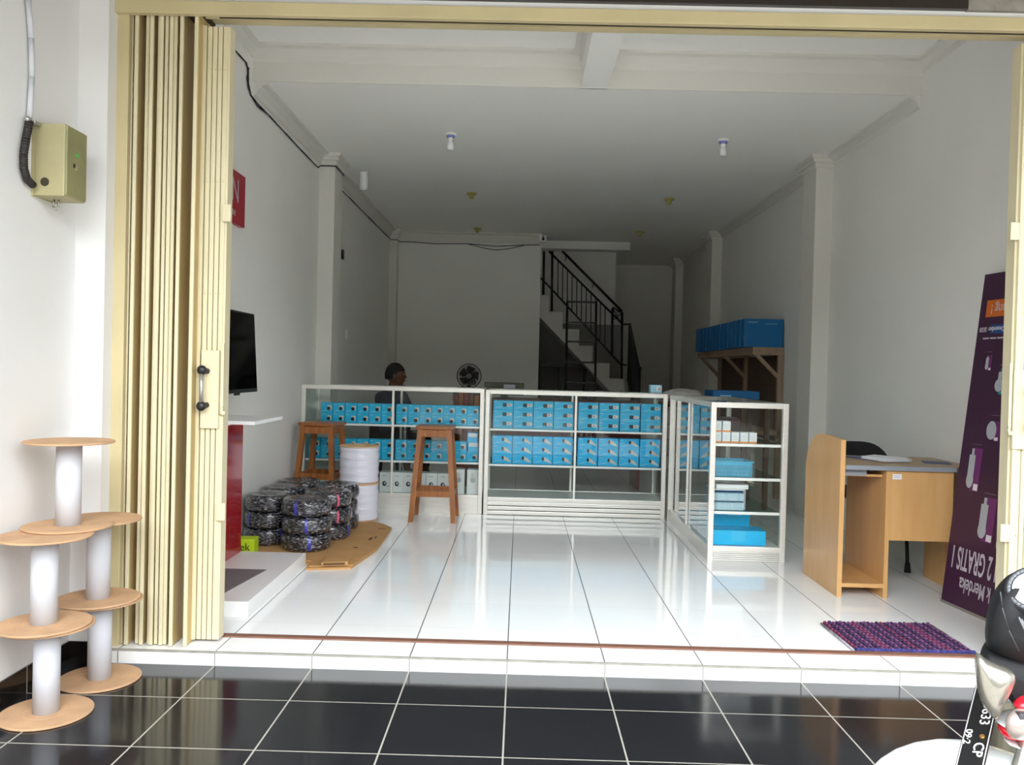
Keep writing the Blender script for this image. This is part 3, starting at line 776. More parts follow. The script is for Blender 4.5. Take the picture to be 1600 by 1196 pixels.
# ================================================================== STOOLS
def stool(loc, rz, label, zs=.195):
    r = thing('bar_stool', label, 'stool', loc, rz, group='tall wooden stools')
    b = MB(); b.box((-.145, -.145, .715), (.145, .145, .74), .005); b.build('seat', TEAK, r, local=True)
    tw, bw = .112, .165; top, t = .715, .019
    for sx in (-1, 1):
        for sy in (-1, 1):
            b = MB(); P = []
            for (w, z) in ((bw, 0), (tw, top)):
                cx, cyy = sx*w, sy*w; P.append([(cx-t, cyy-t, z), (cx+t, cyy-t, z), (cx+t, cyy+t, z), (cx-t, cyy+t, z)])
            A, B = P
            for f in (A[::-1], B): b.face(f)
            for i in range(4): b.face([A[i], A[(i+1) % 4], B[(i+1) % 4], B[i]])
            b.build('leg', TEAK, r, local=True)
    for z, nm, hh in ((.655, 'apron', .055), (zs, 'stretcher', .045)):
        w = bw+(tw-bw)*z/top
        for sgn in (-1, 1):
            b = MB(); b.box((-w, sgn*w-.012, z), (w, sgn*w+.012, z+hh), .002); b.build(nm, TEAK, r, local=True)
            b = MB(); b.box((sgn*w-.012, -w, z), (sgn*w+.012, w, z+hh), .002); b.build(nm, TEAK, r, local=True)
    return r


stool((-.655, 6.525, 0), 0, 'tall wooden stool standing in front of left counter beside the middle counter')
stool((-1.565, 6.57, 0), -.14, 'tall wooden stool behind the stacked black cable coils', .30)

# ================================================================== CABLE COILS, REELS, CARDBOARD
b = MB(); sheet = [(-1.79, 4.895, 0.0), (-1.23, 4.895, 0), (-1.215, 4.765, 0), (-.965, 4.82, 0), (-.90, 5.3, 0), (-.915, 5.98, 0), (-1.0, 6.12, 0), (-1.12, 6.22, 0), (-1.79, 6.22, 0)]
b.prism([(x, y, 0) for x, y, z in sheet], (0, 0, .012)); b.prism([(x*.985-.008, y+.03, .012) for x, y, z in sheet], (0, 0, .008))
b.mi = 1
for (u, v, w, h) in ((-1.0, 5.55, .02, .09), (-.97, 5.62, .012, .06), (-1.05, 5.3, .03, .03), (-1.09, 4.98, .03, .03), (-1.13, 5.05, .02, .02), (-1.0, 5.95, .05, .02)): b.box((u, v, .0195), (u+w, v+h, .0206))
b.mi = 0; b.prism([(-1.13, 4.79, .0205), (-.985, 4.83, .0205), (-.985, 5.02, .0205), (-1.13, 4.98, .0205)], (0, 0, .022)); b.mi = 1; b.prism([(-1.12, 4.7915, .025), (-1.0, 4.8245, .025), (-1.0, 4.8225, .038), (-1.12, 4.7895, .038)], (0, -.001, 0))
cb = tag(b.build('cardboard_sheet', [CARD, CARDD]), 'flattened brown cardboard on the white floor under the cable coils', 'cardboard')


def coil_proto():
    R, H, n = .158, .106, 96
    b = MB(); prof = []
    for i in range(11):
        t = PI*i/10-PI/2; ct, st_ = math.cos(t), math.sin(t); prof.append((R-.034+.034*math.copysign(abs(ct)**.7, ct), H/2+H/2*math.copysign(abs(st_)**.8, st_)))
    prof = [(0, .004), (0.06, .004)] + prof + [(.09, H-.003), (.06, H-.012), (.03, H-.018), (0, H-.018)]
    b.lathe((0, 0, 0), prof, n)
    for v in b.bm.verts:
        a = math.atan2(v.co.y, v.co.x); rr = .985+.012*math.sin(7*a+v.co.z*40)+.010*math.sin(17*a-v.co.z*90)+random.uniform(-.009, .009)
        v.co.x *= rr; v.co.y *= rr; v.co.z = min(H, max(0, v.co.z+random.uniform(-.002, .002)))
    body = b.build('cable_coil', COIL)
    return body


cproto = coil_proto()


def band(parent, ang, m):
    b = MB(); R, H = .162, .1035
    pts = [(R-.06, H+.002), (R-.03, H+.0025), (R-.008, H*.86), (R+.001, H*.6), (R+.001, H*.4), (R-.008, H*.13)]
    ca, sa = math.cos(ang), math.sin(ang); w = .008
    for (r0, z0), (r1, z1_) in zip(pts, pts[1:]):
        b.face([(r0*ca-w*-sa, r0*sa-w*ca, z0), (r0*ca+w*-sa, r0*sa+w*ca, z0), (r1*ca+w*-sa, r1*sa+w*ca, z1_), (r1*ca-w*-sa, r1*sa-w*ca, z1_)])
    b.build('tie_tape', m, parent, local=True)


stacks = [(-1.625, 5.30, 'front left stack'), (-1.345, 5.24, 'front right stack'), (-1.635, 5.66, 'middle left stack'), (-1.30, 5.60, 'middle right stack'), (-1.62, 6.01, 'rear left stack'), (-1.36, 5.955+.0, 'rear right stack')]
stacks = [(-1.635, 5.40, 'front left stack'), (-1.345, 5.26, 'front right stack'), (-1.632, 5.75, 'middle left stack'), (-1.285, 5.61, 'middle right stack'), (-1.62, 6.09, 'rear left stack'), (-1.305, 5.955, 'rear right stack')]
first = True
for si, (x, y, nm) in enumerate(stacks):
    for k in range(3):
        o = cproto if first else cproto.copy()
        if not first: COL.objects.link(o)
        first = False
        s = .92 if si in (0, 2) else 1
        o.location = (x+random.uniform(-.006, .006), y+random.uniform(-.005, .005), .0205+k*.1095); o.rotation_euler = (0, 0, random.uniform(0, 6)); 
        o.scale = (s, s, 1)
        tag(o, 'black cable coil in cling film, %s, %s' % (nm, ('lowest', 'middle one', 'topmost')[k]), 'cable coil', 'wrapped black cable coils')
        if si in (0, 1) or (si == 3):
            ob = o.rotation_euler.z
            for (a, m) in {(0, 0): ((-.6, BAND),), (0, 1): ((-2.2, BAND),), (0, 2): (), (1, 0): ((-1.2, BAND), (-2.9, BANDY)), (1, 1): ((-1.35, BAND),), (1, 2): ((-1.75, BAND),), (3, 2): ((-.9, PINK),), (3, 1): ((-.95, PINK),), (3, 0): ((-.3, BAND),)}[(si, k)]:
                band(o, a-ob, m)
root = thing('lime_box', 'small lime green box at the foot of the coils beside the red panel', 'box', (-1.56, 5.08, .0205))
b = MB(); b.box((-1.745, 5.02, .0205), (-1.60, 5.12, .118), .002, Matrix.Rotation(.06, 3, 'Z'), (-1.6, 5.08, 0)); b.build('carton', LIME, root)
fr = frame4(Matrix.Rotation(.06, 3, 'Z') @ Vector((1, 0, 0)), (0, 0, 1), Vector((-1.745, 5.010, .0205))-root.location)
lettering('eek', .065, LENS, root, fr, (.122, .028, 0), align='RIGHT')
for k in range(2):
    z = .0205+k*.283
    root = thing('wrapped_reel', 'white film-wrapped cable reel on the cardboard beside coils, %s one' % ('lower', 'upper')[k], 'cable reel', (-1.215, 6.315-.0, z), group='white wrapped cable reels')
    for zz in (0, .275):
        b = MB(); b.lathe((0, 0, zz), [(0, 0), (.152, 0), (.154, .004), (.152, .008), (.045, .008), (.042, .003), (0, .003)] if zz else [(0, 0), (.152, 0), (.154, .004), (.152, .008), (0, .008)], 40, smooth=False); b.build('flange', MDFE if zz else MDF, root, local=True)
    b = MB(); prof = [(.0, .009), (.146, .009)] + [(.147+.003*math.sin(i*1.9+k), .012+.26*i/14) for i in range(15)] + [(.144, .2745), (0, .2745)]
    b.lathe((0, 0, 0), prof, 40)
    b.build('wrapped_winding', SPOOLW, root, local=True)

# ================================================================== DESK + CHAIR + PAPERS
root = thing('computer_desk', 'beech laminate computer desk with rounded side panel by the right wall', 'desk', (2.1, 4.8, 0))
X0 = 1.745
prof = [(4.50, 0), (5.04, 0), (5.04, .64)]
for i in range(9):
    t = i/8; prof.append((4.80+.24*math.cos(t*PI/2), .64+.225*math.sin(t*PI/2)))
prof += [(4.70, .865), (4.50, .855)]
b = MB(); b.prism([(X0, y, z) for y, z in prof], (.026, 0, 0)); b.build('side_panel', BEECH, root)
b = MB(); b.box((1.995, 4.50, 0), (2.018, 5.04, .695)); b.build('divider_panel', BEECH, root)
b = MB(); b.box((2.475, 4.80, 0), (2.498, 5.04, .695)); b.build('end_panel', BEECH, root)
b = MB(); b.box((X0+.026, 4.50, .055), (1.995, 4.98, .077)); b.build('bottom_shelf', BEECH, root)
b = MB(); b.box((X0+.026, 4.90, 0), (1.995, 4.92, .055)); b.build('toe_rail', BEECH, root)
b = MB(); b.box((2.018, 4.505, .315), (2.36, 4.523, .695)); b.build('modesty_panel', BEECH, root)
b = MB(); b.prism([(X0+.026, 4.49, .697), (2.365, 4.49, .697), (2.52, 4.66, .697), (2.52, 5.08, .697), (X0+.026, 5.08, .697)], (0, 0, .022)); b.mi = 1; b.box((X0+.026, 4.486, .696), (2.365, 4.4905, .72)); b.build('tabletop', [mat('worn_beech_top', 'a58a68', .4, noise=.1, nscale=8), GREYEDGE], root)
b = MB(); b.box((X0+.03, 4.54, .655), (1.99, 4.97, .667)); b.mi = 1; b.box((X0+.03, 4.53, .66), (1.90, 4.545, .69)); b.build('keyboard_tray', [BEECH, GREYEDGE], root)
b = MB(); b.box((2.03, 4.5035, .648), (2.078, 4.506, .676)); b.mi = 1
for k in range(2): b.box((2.036, 4.503, .656+.009*k), (2.070, 4.5037, .659+.009*k))
b.build('sticker', [PAPER, BGREY], root)
root = thing('folder', 'open blue folder with white papers lying on the beech desk', 'folder', (2.1, 4.85, .719))
b = MB(); b.box((1.98, 4.78, .7195), (2.2, 5.02, .724), 0, Matrix.Rotation(.4, 3, 'Z'), (2.1, 4.9, 0)); b.build('cover', PAPERB, root)
b = MB()
for k in range(4): b.box((2.02+.03*k, 4.70+.02*k, .7245+.0025*k), (2.20+.03*k, 4.90+.02*k, .7265+.0025*k), 0, Matrix.Rotation(.3+.15*k, 3, 'Z'), (2.15, 4.8, 0))
b.build('sheets', PAPER, root)
b = MB(); b.box((2.30, 4.68, .7195), (2.44, 4.80, .723), 0, Matrix.Rotation(-.3, 3, 'Z'), (2.4, 4.7, 0)); tag(center(b.build('notebook', PAPERB)), 'thin dark notebook near the right end of the desk top', 'notebook')
CX = 2.28
root = thing('visitor_chair', 'black padded chair tucked behind the beech desk', 'chair', (CX, 5.42, 0))
b = MB(); b.box((CX-.21, 5.15, .43), (CX+.21, 5.56, .48), .02); b.build('seat', BLACKP, root)
poly = [(CX-.22+.44*i/14, 5.62, .765-.10*abs(2*i/14-1)**3.2) for i in range(15)] + [(CX+.20, 5.62, .53), (CX-.20, 5.62, .53)]
b = MB(); b.prism(poly, (0, .03, 0)); b.build('backrest', BLACKP, root)
for sx in (-1, 1):
    x = CX+sx*.17
    b = MB(); b.tube([(x-.03*sx, 5.13, .03), (x-.01*sx, 5.2, .24), (x, 5.28, .43), (x, 5.56, .44), (x, 5.62, .6)], .011, 10); b.build('front_leg', BLACKP, root)
    b = MB(); b.tube([(x+sx*.02, 5.68, .02), (x, 5.5, .43)], .011, 10); b.build('rear_leg', BLACKP, root)
    b = MB(); b.cyl((x-sx*.031, 5.125, .0), (x-sx*.03, 5.13, .06), .02, .014, 12); b.build('rubber_foot', RUBBER, root)
    b = MB(); b.cyl((x+sx*.02, 5.685, .0), (x+sx*.02, 5.68, .04), .018, .014, 12); b.build('rubber_foot', RUBBER, root)
b = MB(); b.tube([(CX-.16, 5.2, .25), (CX+.16, 5.2, .25)], .009, 8); b.build('cross_bar', METALG, root)

# ================================================================== BANNER (leaning, upside down)
B0, B1, T0 = Vector((2.293, 4.468, 0)), Vector((2.370, 3.875, 0)), Vector((2.488, 4.474, 1.765))
wv = (B0-B1); wid = wv.length; hv = (T0-B0); hei = hv.length
root = thing('promo_banner', 'purple promotional board leaning upside down against the right wall', 'banner', B1)
xax, yax = wv.normalized(), (-hv).normalized()
yax = (yax-xax*yax.dot(xax)).normalized()
top_near = -yax*hei           # own lower-left corner, relative to B1
fr = frame4(xax, yax, top_near)


def bq(b, u0, v0, u1, v1, z=.0008, h=.0008):
    P = [fr @ Vector(q) for q in ((u0, v0, z), (u1, v0, z), (u1, v1, z), (u0, v1, z))]; b.prism(P, (fr.to_3x3() @ Vector((0, 0, h))))


def bell(b, u, v, ru, rv, z=.003, n=24):
    P = [fr @ Vector((u+ru*math.cos(2*PI*i/n), v+rv*math.sin(2*PI*i/n), z)) for i in range(n)]; b.prism(P, (fr.to_3x3() @ Vector((0, 0, .0012))))


b = MB(); bq(b, 0, 0, wid, hei, -.012, .012); b.build('board', PURP, root, local=True)
b = MB(); bq(b, -.002, hei-.014, wid+.002, hei+.001, -.013, .016); b.build('base_strip', METALG, root, local=True)
lettering('BELI 2 GRATIS 1', .165, TXTG, root, fr, (wid-.035, hei-.315, .002), xs=.39, align='RIGHT', bold=.0022)
lettering('k Merdeka', .11, TXTG, root, fr, (wid-.125, hei-.165, .002), xs=.50, align='RIGHT', bold=.0008)
b = MB(); bq(b, .12, .145, wid-.05, .235); b.build('orange_ribbon', ORV, root, local=True)
lettering('Sekarang !', .072, TXTG, root, fr, (wid-.085, .172, .002), xs=.8, align='RIGHT')
b = MB(); bq(b, .05, .278, wid-.10, .325); b.build('blue_ribbon', NAVYV, root, local=True)
lettering('September - 31 Desember 2020', .036, TXTW, root, fr, (wid-.02, .290, .003), xs=.8, align='RIGHT')
b = MB()
for k in range(9): bq(b, .06+.055*k, .345, .06+.055*k+.045, .353)
b.build('fine_print', TXTG, root, local=True)


def product(u, v, w, h, bodymat, kind):
    b = MB()
    if kind == 'round': bq(b, u, v+h*.1, u+w*.5, v+h*.9, .0008)
    else: bq(b, u, v, u+w*.62, v+h*.95, .0008)
    P = b.build('product_picture', [bodymat], root, local=True)
    b = MB()
    if kind == 'bulb':
        bell(b, u+w*.60, v+h*.62, w*.36, h*.24); bq(b, u+w*.46, v+h*.12, u+w*.74, v+h*.5, .003)
    elif kind == 'round': bell(b, u+w*.62, v+h*.5, w*.40, h*.40)
    else: bq(b, u+w*.42, v+h*.16, u+w*.84, v+h*.72, .003); bell(b, u+w*.63, v+h*.72, w*.24, h*.17); bq(b, u+w*.55, v+.005, u+w*.71, v+h*.2, .0028)
    b.build('lamp_picture', mat('lamp_print_grey', 'a9adb2', .5), P, local=True)
    b = MB(); bq(b, u+w*.04, v+h*.78, u+w*.34, v+h*.92, .0022); b.build('price_box', TXTW, P, local=True)
    b = MB(); bq(b, u+w*.1, v-.020, u+w*.8, v-.017); b.build('caption_line', mat('dim_caption', '7d6a7c', .5), P, local=True)


# own coordinates: u from near edge to far edge, v from world-top downwards... (v grows to the world floor)
def flip(v, h): return v
product(wid-.145, .44, .05, .085, MAGE, 'cfl')
product(wid-.275, .51, .085, .14, TEAL, 'bulb')
product(wid-.27, .77, .09, .12, MAGE, 'round')
product(wid-.17, .93, .11, .24, MAGE, 'cfl')
product(wid-.32, 1.17, .125, .24, MAGE, 'cfl')
product(wid-.47, 1.27, .12, .19, MAGE, 'bulb')

# ================================================================== DOOR MAT
root = thing('door_mat', 'purple and blue woven rope mat lying behind the door rail', 'mat', (1.745, 3.77, 0))
c0, c1, c2, c3 = Vector((1.484, 3.985, 0)), Vector((2.004, 4.005, 0)), Vector((2.006, 3.61, 0)), Vector((1.487, 3.605, 0))
N_ = 27
for k in range(N_):
    t = (k+.5)/N_; a = c0.lerp(c1, t); e = c3.lerp(c2, t)+Vector((0, -.0, 0)); b = MB()
    pts = [a.lerp(e, i/10)+Vector((.0025*math.sin(i*2.1+k), 0, .0085+.002*math.sin(i*1.7+k*2))) for i in range(11)]
    b.mi = k % 2 if k % 7 else 2
    b.tube(pts, .0078, 8); b.ball(pts[0], .0105, n=8); b.ball(pts[-1], .0095, n=8)
    b.build('cord_row', [MATP, MATD, MATR], root)
for sgn, (p, q) in enumerate(((c0, c3), (c1, c2))):
    b = MB(); d = Vector((-.008, 0, 0)) if sgn == 0 else Vector((.008, 0, 0)); b.tube([p+d+Vector((0, .0, .006)), q+d+Vector((0, 0, .006))], .005, 8); b.build('edge_cord', mat('pale_edge_cord%d' % sgn, 'aaa6b0', .9, noise=.4, nscale=60), root)
b = MB(); b.tube([c3.lerp(c2, i/24)+Vector((0, -.002+.003*math.sin(i*2), .009)) for i in range(25)], .009, 8); b.build('fringe', mat('blue_cord', '2f3070', .9, noise=.5, nscale=60), root)

# ================================================================== WOODEN WALL RACK + BLUE SLABS (right)
root = thing('timber_rack', 'raw timber bracket rack on right wall carrying the blue cartons', 'rack', (2.4, 9.3, 0))
b = MB(); b.box((2.25, 8.08, 1.435), (2.555, 10.6, 1.475), .002); b.box((2.25, 8.08, 1.40), (2.285, 10.6, 1.435)); b.build('shelf_board', SHELFWOOD, root)
for y in (8.08, 9.3, 10.5):
    b = MB(); b.box((2.50, y, 0), (2.555, y+.05, 1.435), .002); b.build('post', SHELFWOOD, root)
    b = MB(); b.prism([(2.27, y, 1.40), (2.315, y, 1.40), (2.50, y, 1.215), (2.50, y, 1.17)], (0, .045, 0)); b.box((2.285, y, 1.40), (2.50, y+.045, 1.435)); b.build('brace', SHELFWOOD, root)
b = MB(); b.box((2.54, 8.1, .55), (2.552, 10.5, 1.40)); b.mi = 1; b.box((2.538, 8.1, 1.10), (2.541, 10.5, 1.108)); b.build('back_board', [SHELFDARK, GROOVE], root)
b = MB(); b.box((2.10, 8.08, .62), (2.538, 10.5, .66), .002); b.build('lower_board', SHELFWOOD, root)
b = MB(); b.box((-.19, 0, 0), (.19, .085, .275), .004); b.mi = 1; decal(b, -.15, .238, -.06, .244, 0); decal(b, .02, .225, .13, .229, 0)
slab = b.build('upright_blue_carton', [BLUED, BLUEL])
for k in range(14):
    o = slab if k == 0 else dup(slab); o.location = (2.355+random.uniform(-.004, .004), 8.09+k*.165+random.uniform(0, .03), 1.4755); o.rotation_euler = (0, 0, random.uniform(-.03, .03))
    tag(o, 'upright blue carton on the timber rack, %s in the row counted from the front' % ORD[k], 'carton', 'upright blue cartons on the timber rack')
root = thing('side_table', 'plain brown table behind the right glass counter holding boxes and bag', 'table', (1.75, 8.0, 0))
b = MB(); b.box((1.32, 7.35, .90), (2.24, 8.0, .925), .002); b.build('tabletop', SHELFDARK, root)
for x in (1.34, 2.18):
    for y in (7.37, 7.94): b = MB(); b.box((x, y, 0), (x+.04, y+.04, .90)); b.build('leg', SHELFDARK, root)
b = MB(); b.box((1.765, 7.6, .9255), (2.19, 7.95, 1.05), .004); b.mi = 1; decal(b, 1.83, .99, 1.93, 1.01, 7.6005); b.mi = 2; b.box((2.189, 7.62, .93), (2.192, 7.93, 1.045))
tag(center(b.build('wide_blue_carton', [BLUED, BLUEL, mat('navy_carton_end', '0c4f86', .4)])), 'wide deep blue carton on the table behind the right counter', 'carton')
b = MB(); b.ball((1.50, 7.68, .985), .17, (1.15, .9, .42), 24)
for v in b.bm.verts: v.co += Vector((random.uniform(-.012, .012), random.uniform(-.012, .012), random.uniform(-.01, .01)))
for v in b.bm.verts: v.co.z = max(v.co.z, .926)
tag(center(b.build('plastic_bag', mat('translucent_white_bag', 'b9b6b0', .25, bump=.6, bscale=15))), 'crumpled pale plastic bag beside the wide blue carton', 'bag')

# ================================================================== STAIR, RAILING, LADDER
steps = [(.24, .365, 2.24), (.365, .56, 2.01), (.56, .795, 1.78), (.795, .985, 1.555), (.985, 1.225, 1.32), (1.225, 1.44, 1.108)]
poly = [(.24, 11.45, 2.24+.0)]
P = [(.24, 11.45, 2.47), (.245, 11.45, 2.47)]
poly = []
for x0, x1, z in steps: poly += [(x0, 11.45, z), (x1, 11.45, z)]
poly += [(1.44, 11.45, .88), (1.47, 11.45, .88), (1.47, 11.45, .70), (.24, 11.45, 1.94)]
b = MB(); b.prism(poly, (0, 1.3, 0)); b.build('stair_flight', STAIRW, kind='structure')
b = MB(); b.box((1.47, 11.45, 0), (2.44, 12.7, .88))
for k in range(4): b.box((1.50, 11.45-.25*(k+1), 0), (2.35, 11.45-.25*k, .70-.18*k))
b.build('stair_landing', STAIRW, kind='structure')
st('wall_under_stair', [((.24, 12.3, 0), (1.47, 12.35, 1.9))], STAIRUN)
root = thing('stair_railing', 'black iron railing with thin balusters climbing the rear staircase', 'railing', (1.0, 11.42, 0))
Y = 11.42


def bar(b, p, q, w=.02):
    p, q = Vector(p), Vector(q); b.cyl(p, q, w/2*1.2, n=4, smooth=False)


def pz(u, v, Y_=Y): return px((u, v), 1, Y_)


b = MB(); b.tube([pz(858, 393), pz(958, 492)], .016, 6); b.tube([pz(958, 492), pz(973, 507)], .016, 6); b.build('handrail', IRON, root)
b = MB(); b.tube([pz(843, 433), pz(862, 452), pz(969, 569)], .014, 6); b.build('bottom_rail', IRON, root)
for (u, v0, v1) in ((850, 393, 461), (863, 393, 487), (957, 482, 553), (972, 488, 592)):
    b = MB(); b.tube([pz(u, v0), pz(u-1, v1)], .019, 6); b.build('newel_post', IRON, root)
for k in range(12):
    u = 872+k*7.35
    if 905 > 0 and u < 950:
        v0 = 393+(u-858)*.99; v1 = 452+(u-862)*1.093
        b = MB(); b.tube([pz(u, v0), pz(u-.5, v1)], .0075, 6); b.build('baluster', IRON, root)
b = MB()
b.tube([pz(958, 483), pz(972, 508)], .007, 6); b.tube([pz(972, 489), pz(958, 500)], .007, 6); b.tube([pz(957, 480), pz(973, 490)], .012, 6); b.build('cross_ornament', IRON, root)
b = MB(); b.tube([pz(972, 507), pz(982, 507)], .013, 6); b.tube([pz(969, 569), pz(979, 571)], .012, 6); b.build('link_bar', IRON, root)
b = MB(); q0 = Vector((1.480, 11.40, 1.87)); q1 = Vector((1.480, 10.35, 1.235)); b.tube([q0, q1], .016, 6); b.tube([q0-Vector((0, 0, .8)), q1-Vector((0, 0, .8))], .013, 6); b.build('lower_handrail', IRON, root)
for k in range(12):
    p = q0.lerp(q1, k/11); b = MB(); zb = max(p.z-1.05, .0)
    b.tube([p, Vector((p.x, p.y, p.z-.8 if k not in (0, 11) else max(0, p.z-.8)))], .009 if k not in (0, 11) else .018, 6); b.build('lower_baluster' if k not in (0, 11) else 'lower_post', IRON, root)
b = MB(); b.ball((1.48, 10.35, 1.25), .03); b.cyl((1.48, 10.35, 0), (1.48, 10.35, 1.25), .02, n=8); b.build('end_post', IRON, root)
root = thing('wall_handrail', 'black handrail on the far side of the rear staircase', 'handrail', (1.0, 12.45, 2.3))
b = MB(); b.tube([px((876, 390), 1, 12.45), px((972, 487), 1, 12.45)], .02, 6); b.build('rail', IRON, root)
for u in (885, 928, 968):
    b = MB(); p = px((u, 390+(u-876)*1.01), 1, 12.45); b.tube([p, p+Vector((0, .3, -.04))], .009, 6); b.build('wall_bracket', IRON, root)
root = thing('step_ladder', 'black metal ladder leaning in front of the rear staircase', 'ladder', (.77, 10.5, 0))
b_ = [(887, 472), (932, 472)]
for (u, ub) in ((886.5, 884), (931.5, 930)):
    b = MB(); p = px((u, 471), 1, 10.75); q = px((ub, 600), 1, 10.45); d = (q-p); q = p+d*(p.z/(p.z-q.z)); b.tube([p, q+Vector((0, 0, .006))], .017, 6); b.build('stile', IRON, root)
for v in (472, 504, 534, 566, 598, 630, 662, 695):
    b = MB(); t = (v-471)/129; yy = 10.75-.3*t; uu = 887-2*t; p = px((uu, v), 1, yy); q = px((931-1.5*t, v+1), 1, yy); b.box((p.x, yy-.03, p.z-.01), (q.x, yy+.01, p.z+.012)); b.build('rung', IRON, root)
root = thing('storage_rack', 'dim grey shelf rack standing in the recess beneath the rear staircase', 'rack', (.5, 12.0, 0))
b = MB(); b.box((.27, 11.85, 1.25), (.95, 12.2, 1.31)); b.build('upper_board', IRON, root)
b = MB(); b.box((.27, 11.85, .75), (.95, 12.2, .79)); b.build('lower_board', SHELFDARK, root)
for x in (.27, .55, .92): b = MB(); b.box((x, 11.86, 0), (x+.03, 12.19, 1.25)); b.build('upright', IRON, root)

# ================================================================== BEHIND THE COUNTERS: desk, fan, screen, man
root = thing('back_desk', 'dark reddish wooden desk behind the counters', 'desk', (.2, 8.6, 0))
b = MB(); b.box((-.68, 8.35, .865), (1.25, 8.95, .895), .003); b.build('desktop', MAHOG, root)
b = MB(); b.box((-.66, 8.38, .52), (1.23, 8.40, .865))
for k in range(24): b.box((-.655+k*.079, 8.372, .53), (-.655+k*.079+.055, 8.381, .85), .002)
b.build('front_panel', MAHOG, root)
for x in (-.66, 1.2): b = MB(); b.box((x, 8.40, 0), (x+.03, 8.92, .865)); b.build('side_panel', MAHOG, root)
root = thing('table_fan', 'dark round table fan on the desk at the back', 'fan', (-.55, 8.7, .895))
c = px((733, 588), 1, 8.7); cx, cz = c.x, c.z; rf = .127
b = MB(); b.lathe((cx, 8.72, .8955), [(0, 0), (.075, 0), (.07, .015), (.02, .022), (.015, cz-.8955-.03), (0, cz-.8955-.03)], 24); b.build('stand', BLACKP, root)
b = MB(); ring = [(cx+rf*math.cos(2*PI*i/32), 8.69, cz+rf*math.sin(2*PI*i/32)) for i in range(33)]; b.tube(ring, .005, 6)
for rr, yy in ((.10, 8.672), (.07, 8.665), (.04, 8.66)):
    b.tube([(cx+rr*math.cos(2*PI*i/24), yy, cz+rr*math.sin(2*PI*i/24)) for i in range(25)], .0014, 4)
for k in range(64):
    a = 2*PI*k/64; b.tube([(cx+.03*math.cos(a), 8.66, cz+.03*math.sin(a)), (cx+.08*math.cos(a), 8.666, cz+.08*math.sin(a)), (cx+rf*math.cos(a), 8.69, cz+rf*math.sin(a))], .0013, 4)
    b.tube([(cx+.03*math.cos(a), 8.75, cz+.03*math.sin(a)), (cx+rf*math.cos(a), 8.70, cz+rf*math.sin(a))], .0013, 4)
b.build('guard', BLACKP, root)
b = MB()
for k in range(5):
    a = 2*PI*k/5; p = [(cx+.02*math.cos(a), 8.70, cz+.02*math.sin(a)), (cx+.105*math.cos(a-.42), 8.685, cz+.105*math.sin(a-.42)), (cx+.112*math.cos(a+.42), 8.70, cz+.112*math.sin(a+.42)), (cx+.07*math.cos(a+.8), 8.715, cz+.07*math.sin(a+.8))]; b.prism(p, (0, .002, 0))
b.build('blades', mat('smoky_grey_blade', '3a3538', .3), root)
b = MB(); b.cyl((cx, 8.69, cz), (cx, 8.79, cz), .034, .04); b.cyl((cx, 8.655, cz), (cx, 8.662, cz), .03); b.build('motor_hub', mat('dark_maroon_plastic', '3b2224', .4), root)
root = thing('flat_receiver', 'flat black device under the fan on the back desk', 'device', (-.55, 8.5, .895))
b = MB(); p, q = px((708, 603), 1, 8.42), px((755, 603), 1, 8.42); b.box((p.x, 8.40, .8955), (q.x, 8.58, .99), .005); b.build('case', BLACKP, root)
b = MB()
for k in range(6): b.box((p.x+.02+.035*k, 8.398, .92), (p.x+.04+.035*k, 8.4005, .93))
b.build('button_row', BGREY, root)
root = thing('monitor', 'black monitor showing pale reflections on the back desk', 'monitor', (-.1, 8.7, .895))
p, q = px((757, 598), 1, 8.6), px((819, 600), 1, 8.6); zt = p.z+.005
b = MB(); b.box((p.x, 8.60, .93), (q.x, 8.64, zt), .004); b.box(((p.x+q.x)/2-.04, 8.61, .8955), ((p.x+q.x)/2+.04, 8.7, .94)); b.box(((p.x+q.x)/2-.1, 8.56, .8955), ((p.x+q.x)/2+.1, 8.72, .905)); b.build('casing', BLACKP, root)
b = MB(); b.box((p.x+.008, 8.597, .94), (q.x-.008, 8.6005, zt-.008)); b.mi = 1; b.box((p.x+.20, 8.5955, .945), (p.x+.32, 8.597, zt-.02)); b.build('screen', [GREEN, mat('pale_screen_reflection', 'b4b6c8', .2)], root)  # greenish and pale reflections painted on as screen colours
# stacked brown binders seen through the glass of the left counter
for k in range(7):
    cols = ['7c3322', 'a0552a', '8b2f26', '6b4a3a', 'a86a38', '5c2a22', '7a4030']
    b = MB(); x = -.66+k*.052; b.box((x, 8.20, .0), (x+.047, 8.33, .93+.01*((k*3) % 4)), .004)
    tag(center(b.build('fabric_roll', mat('roll_%d' % k, cols[k], .7, noise=.2, nscale=8, stretch=(6, 6, 1)))), '%s upright %s roll counted from the left, before the back desk' % (ORD[k], ['dark red', 'orange brown', 'crimson', 'dull brown', 'tan', 'deep maroon', 'russet'][k]), 'roll', 'upright rolls behind the left counter')


def skin_chain(name, pts, edges, radii, m, parent, root_i=0, sub=2, local=False):
    me = bpy.data.meshes.new(name); off = Vector((0, 0, 0))
    q = parent
    while q is not None: off += q.location; q = q.parent
    me.from_pydata([Vector(p)-off for p in pts], edges, []); o = bpy.data.objects.new(name, me); COL.objects.link(o); o.parent = parent
    md = o.modifiers.new('skin', 'SKIN'); md.use_smooth_shade = True
    lay = me.skin_vertices[0].data if me.skin_vertices else None
    for i, r in enumerate(radii):
        rr = (r, r) if isinstance(r, (int, float)) else r
        me.skin_vertices[0].data[i].radius = rr; me.skin_vertices[0].data[i].use_root = (i == root_i)
    s2 = o.modifiers.new('sub', 'SUBSURF'); s2.levels = sub; s2.render_levels = sub
    me.materials.append(m); return o


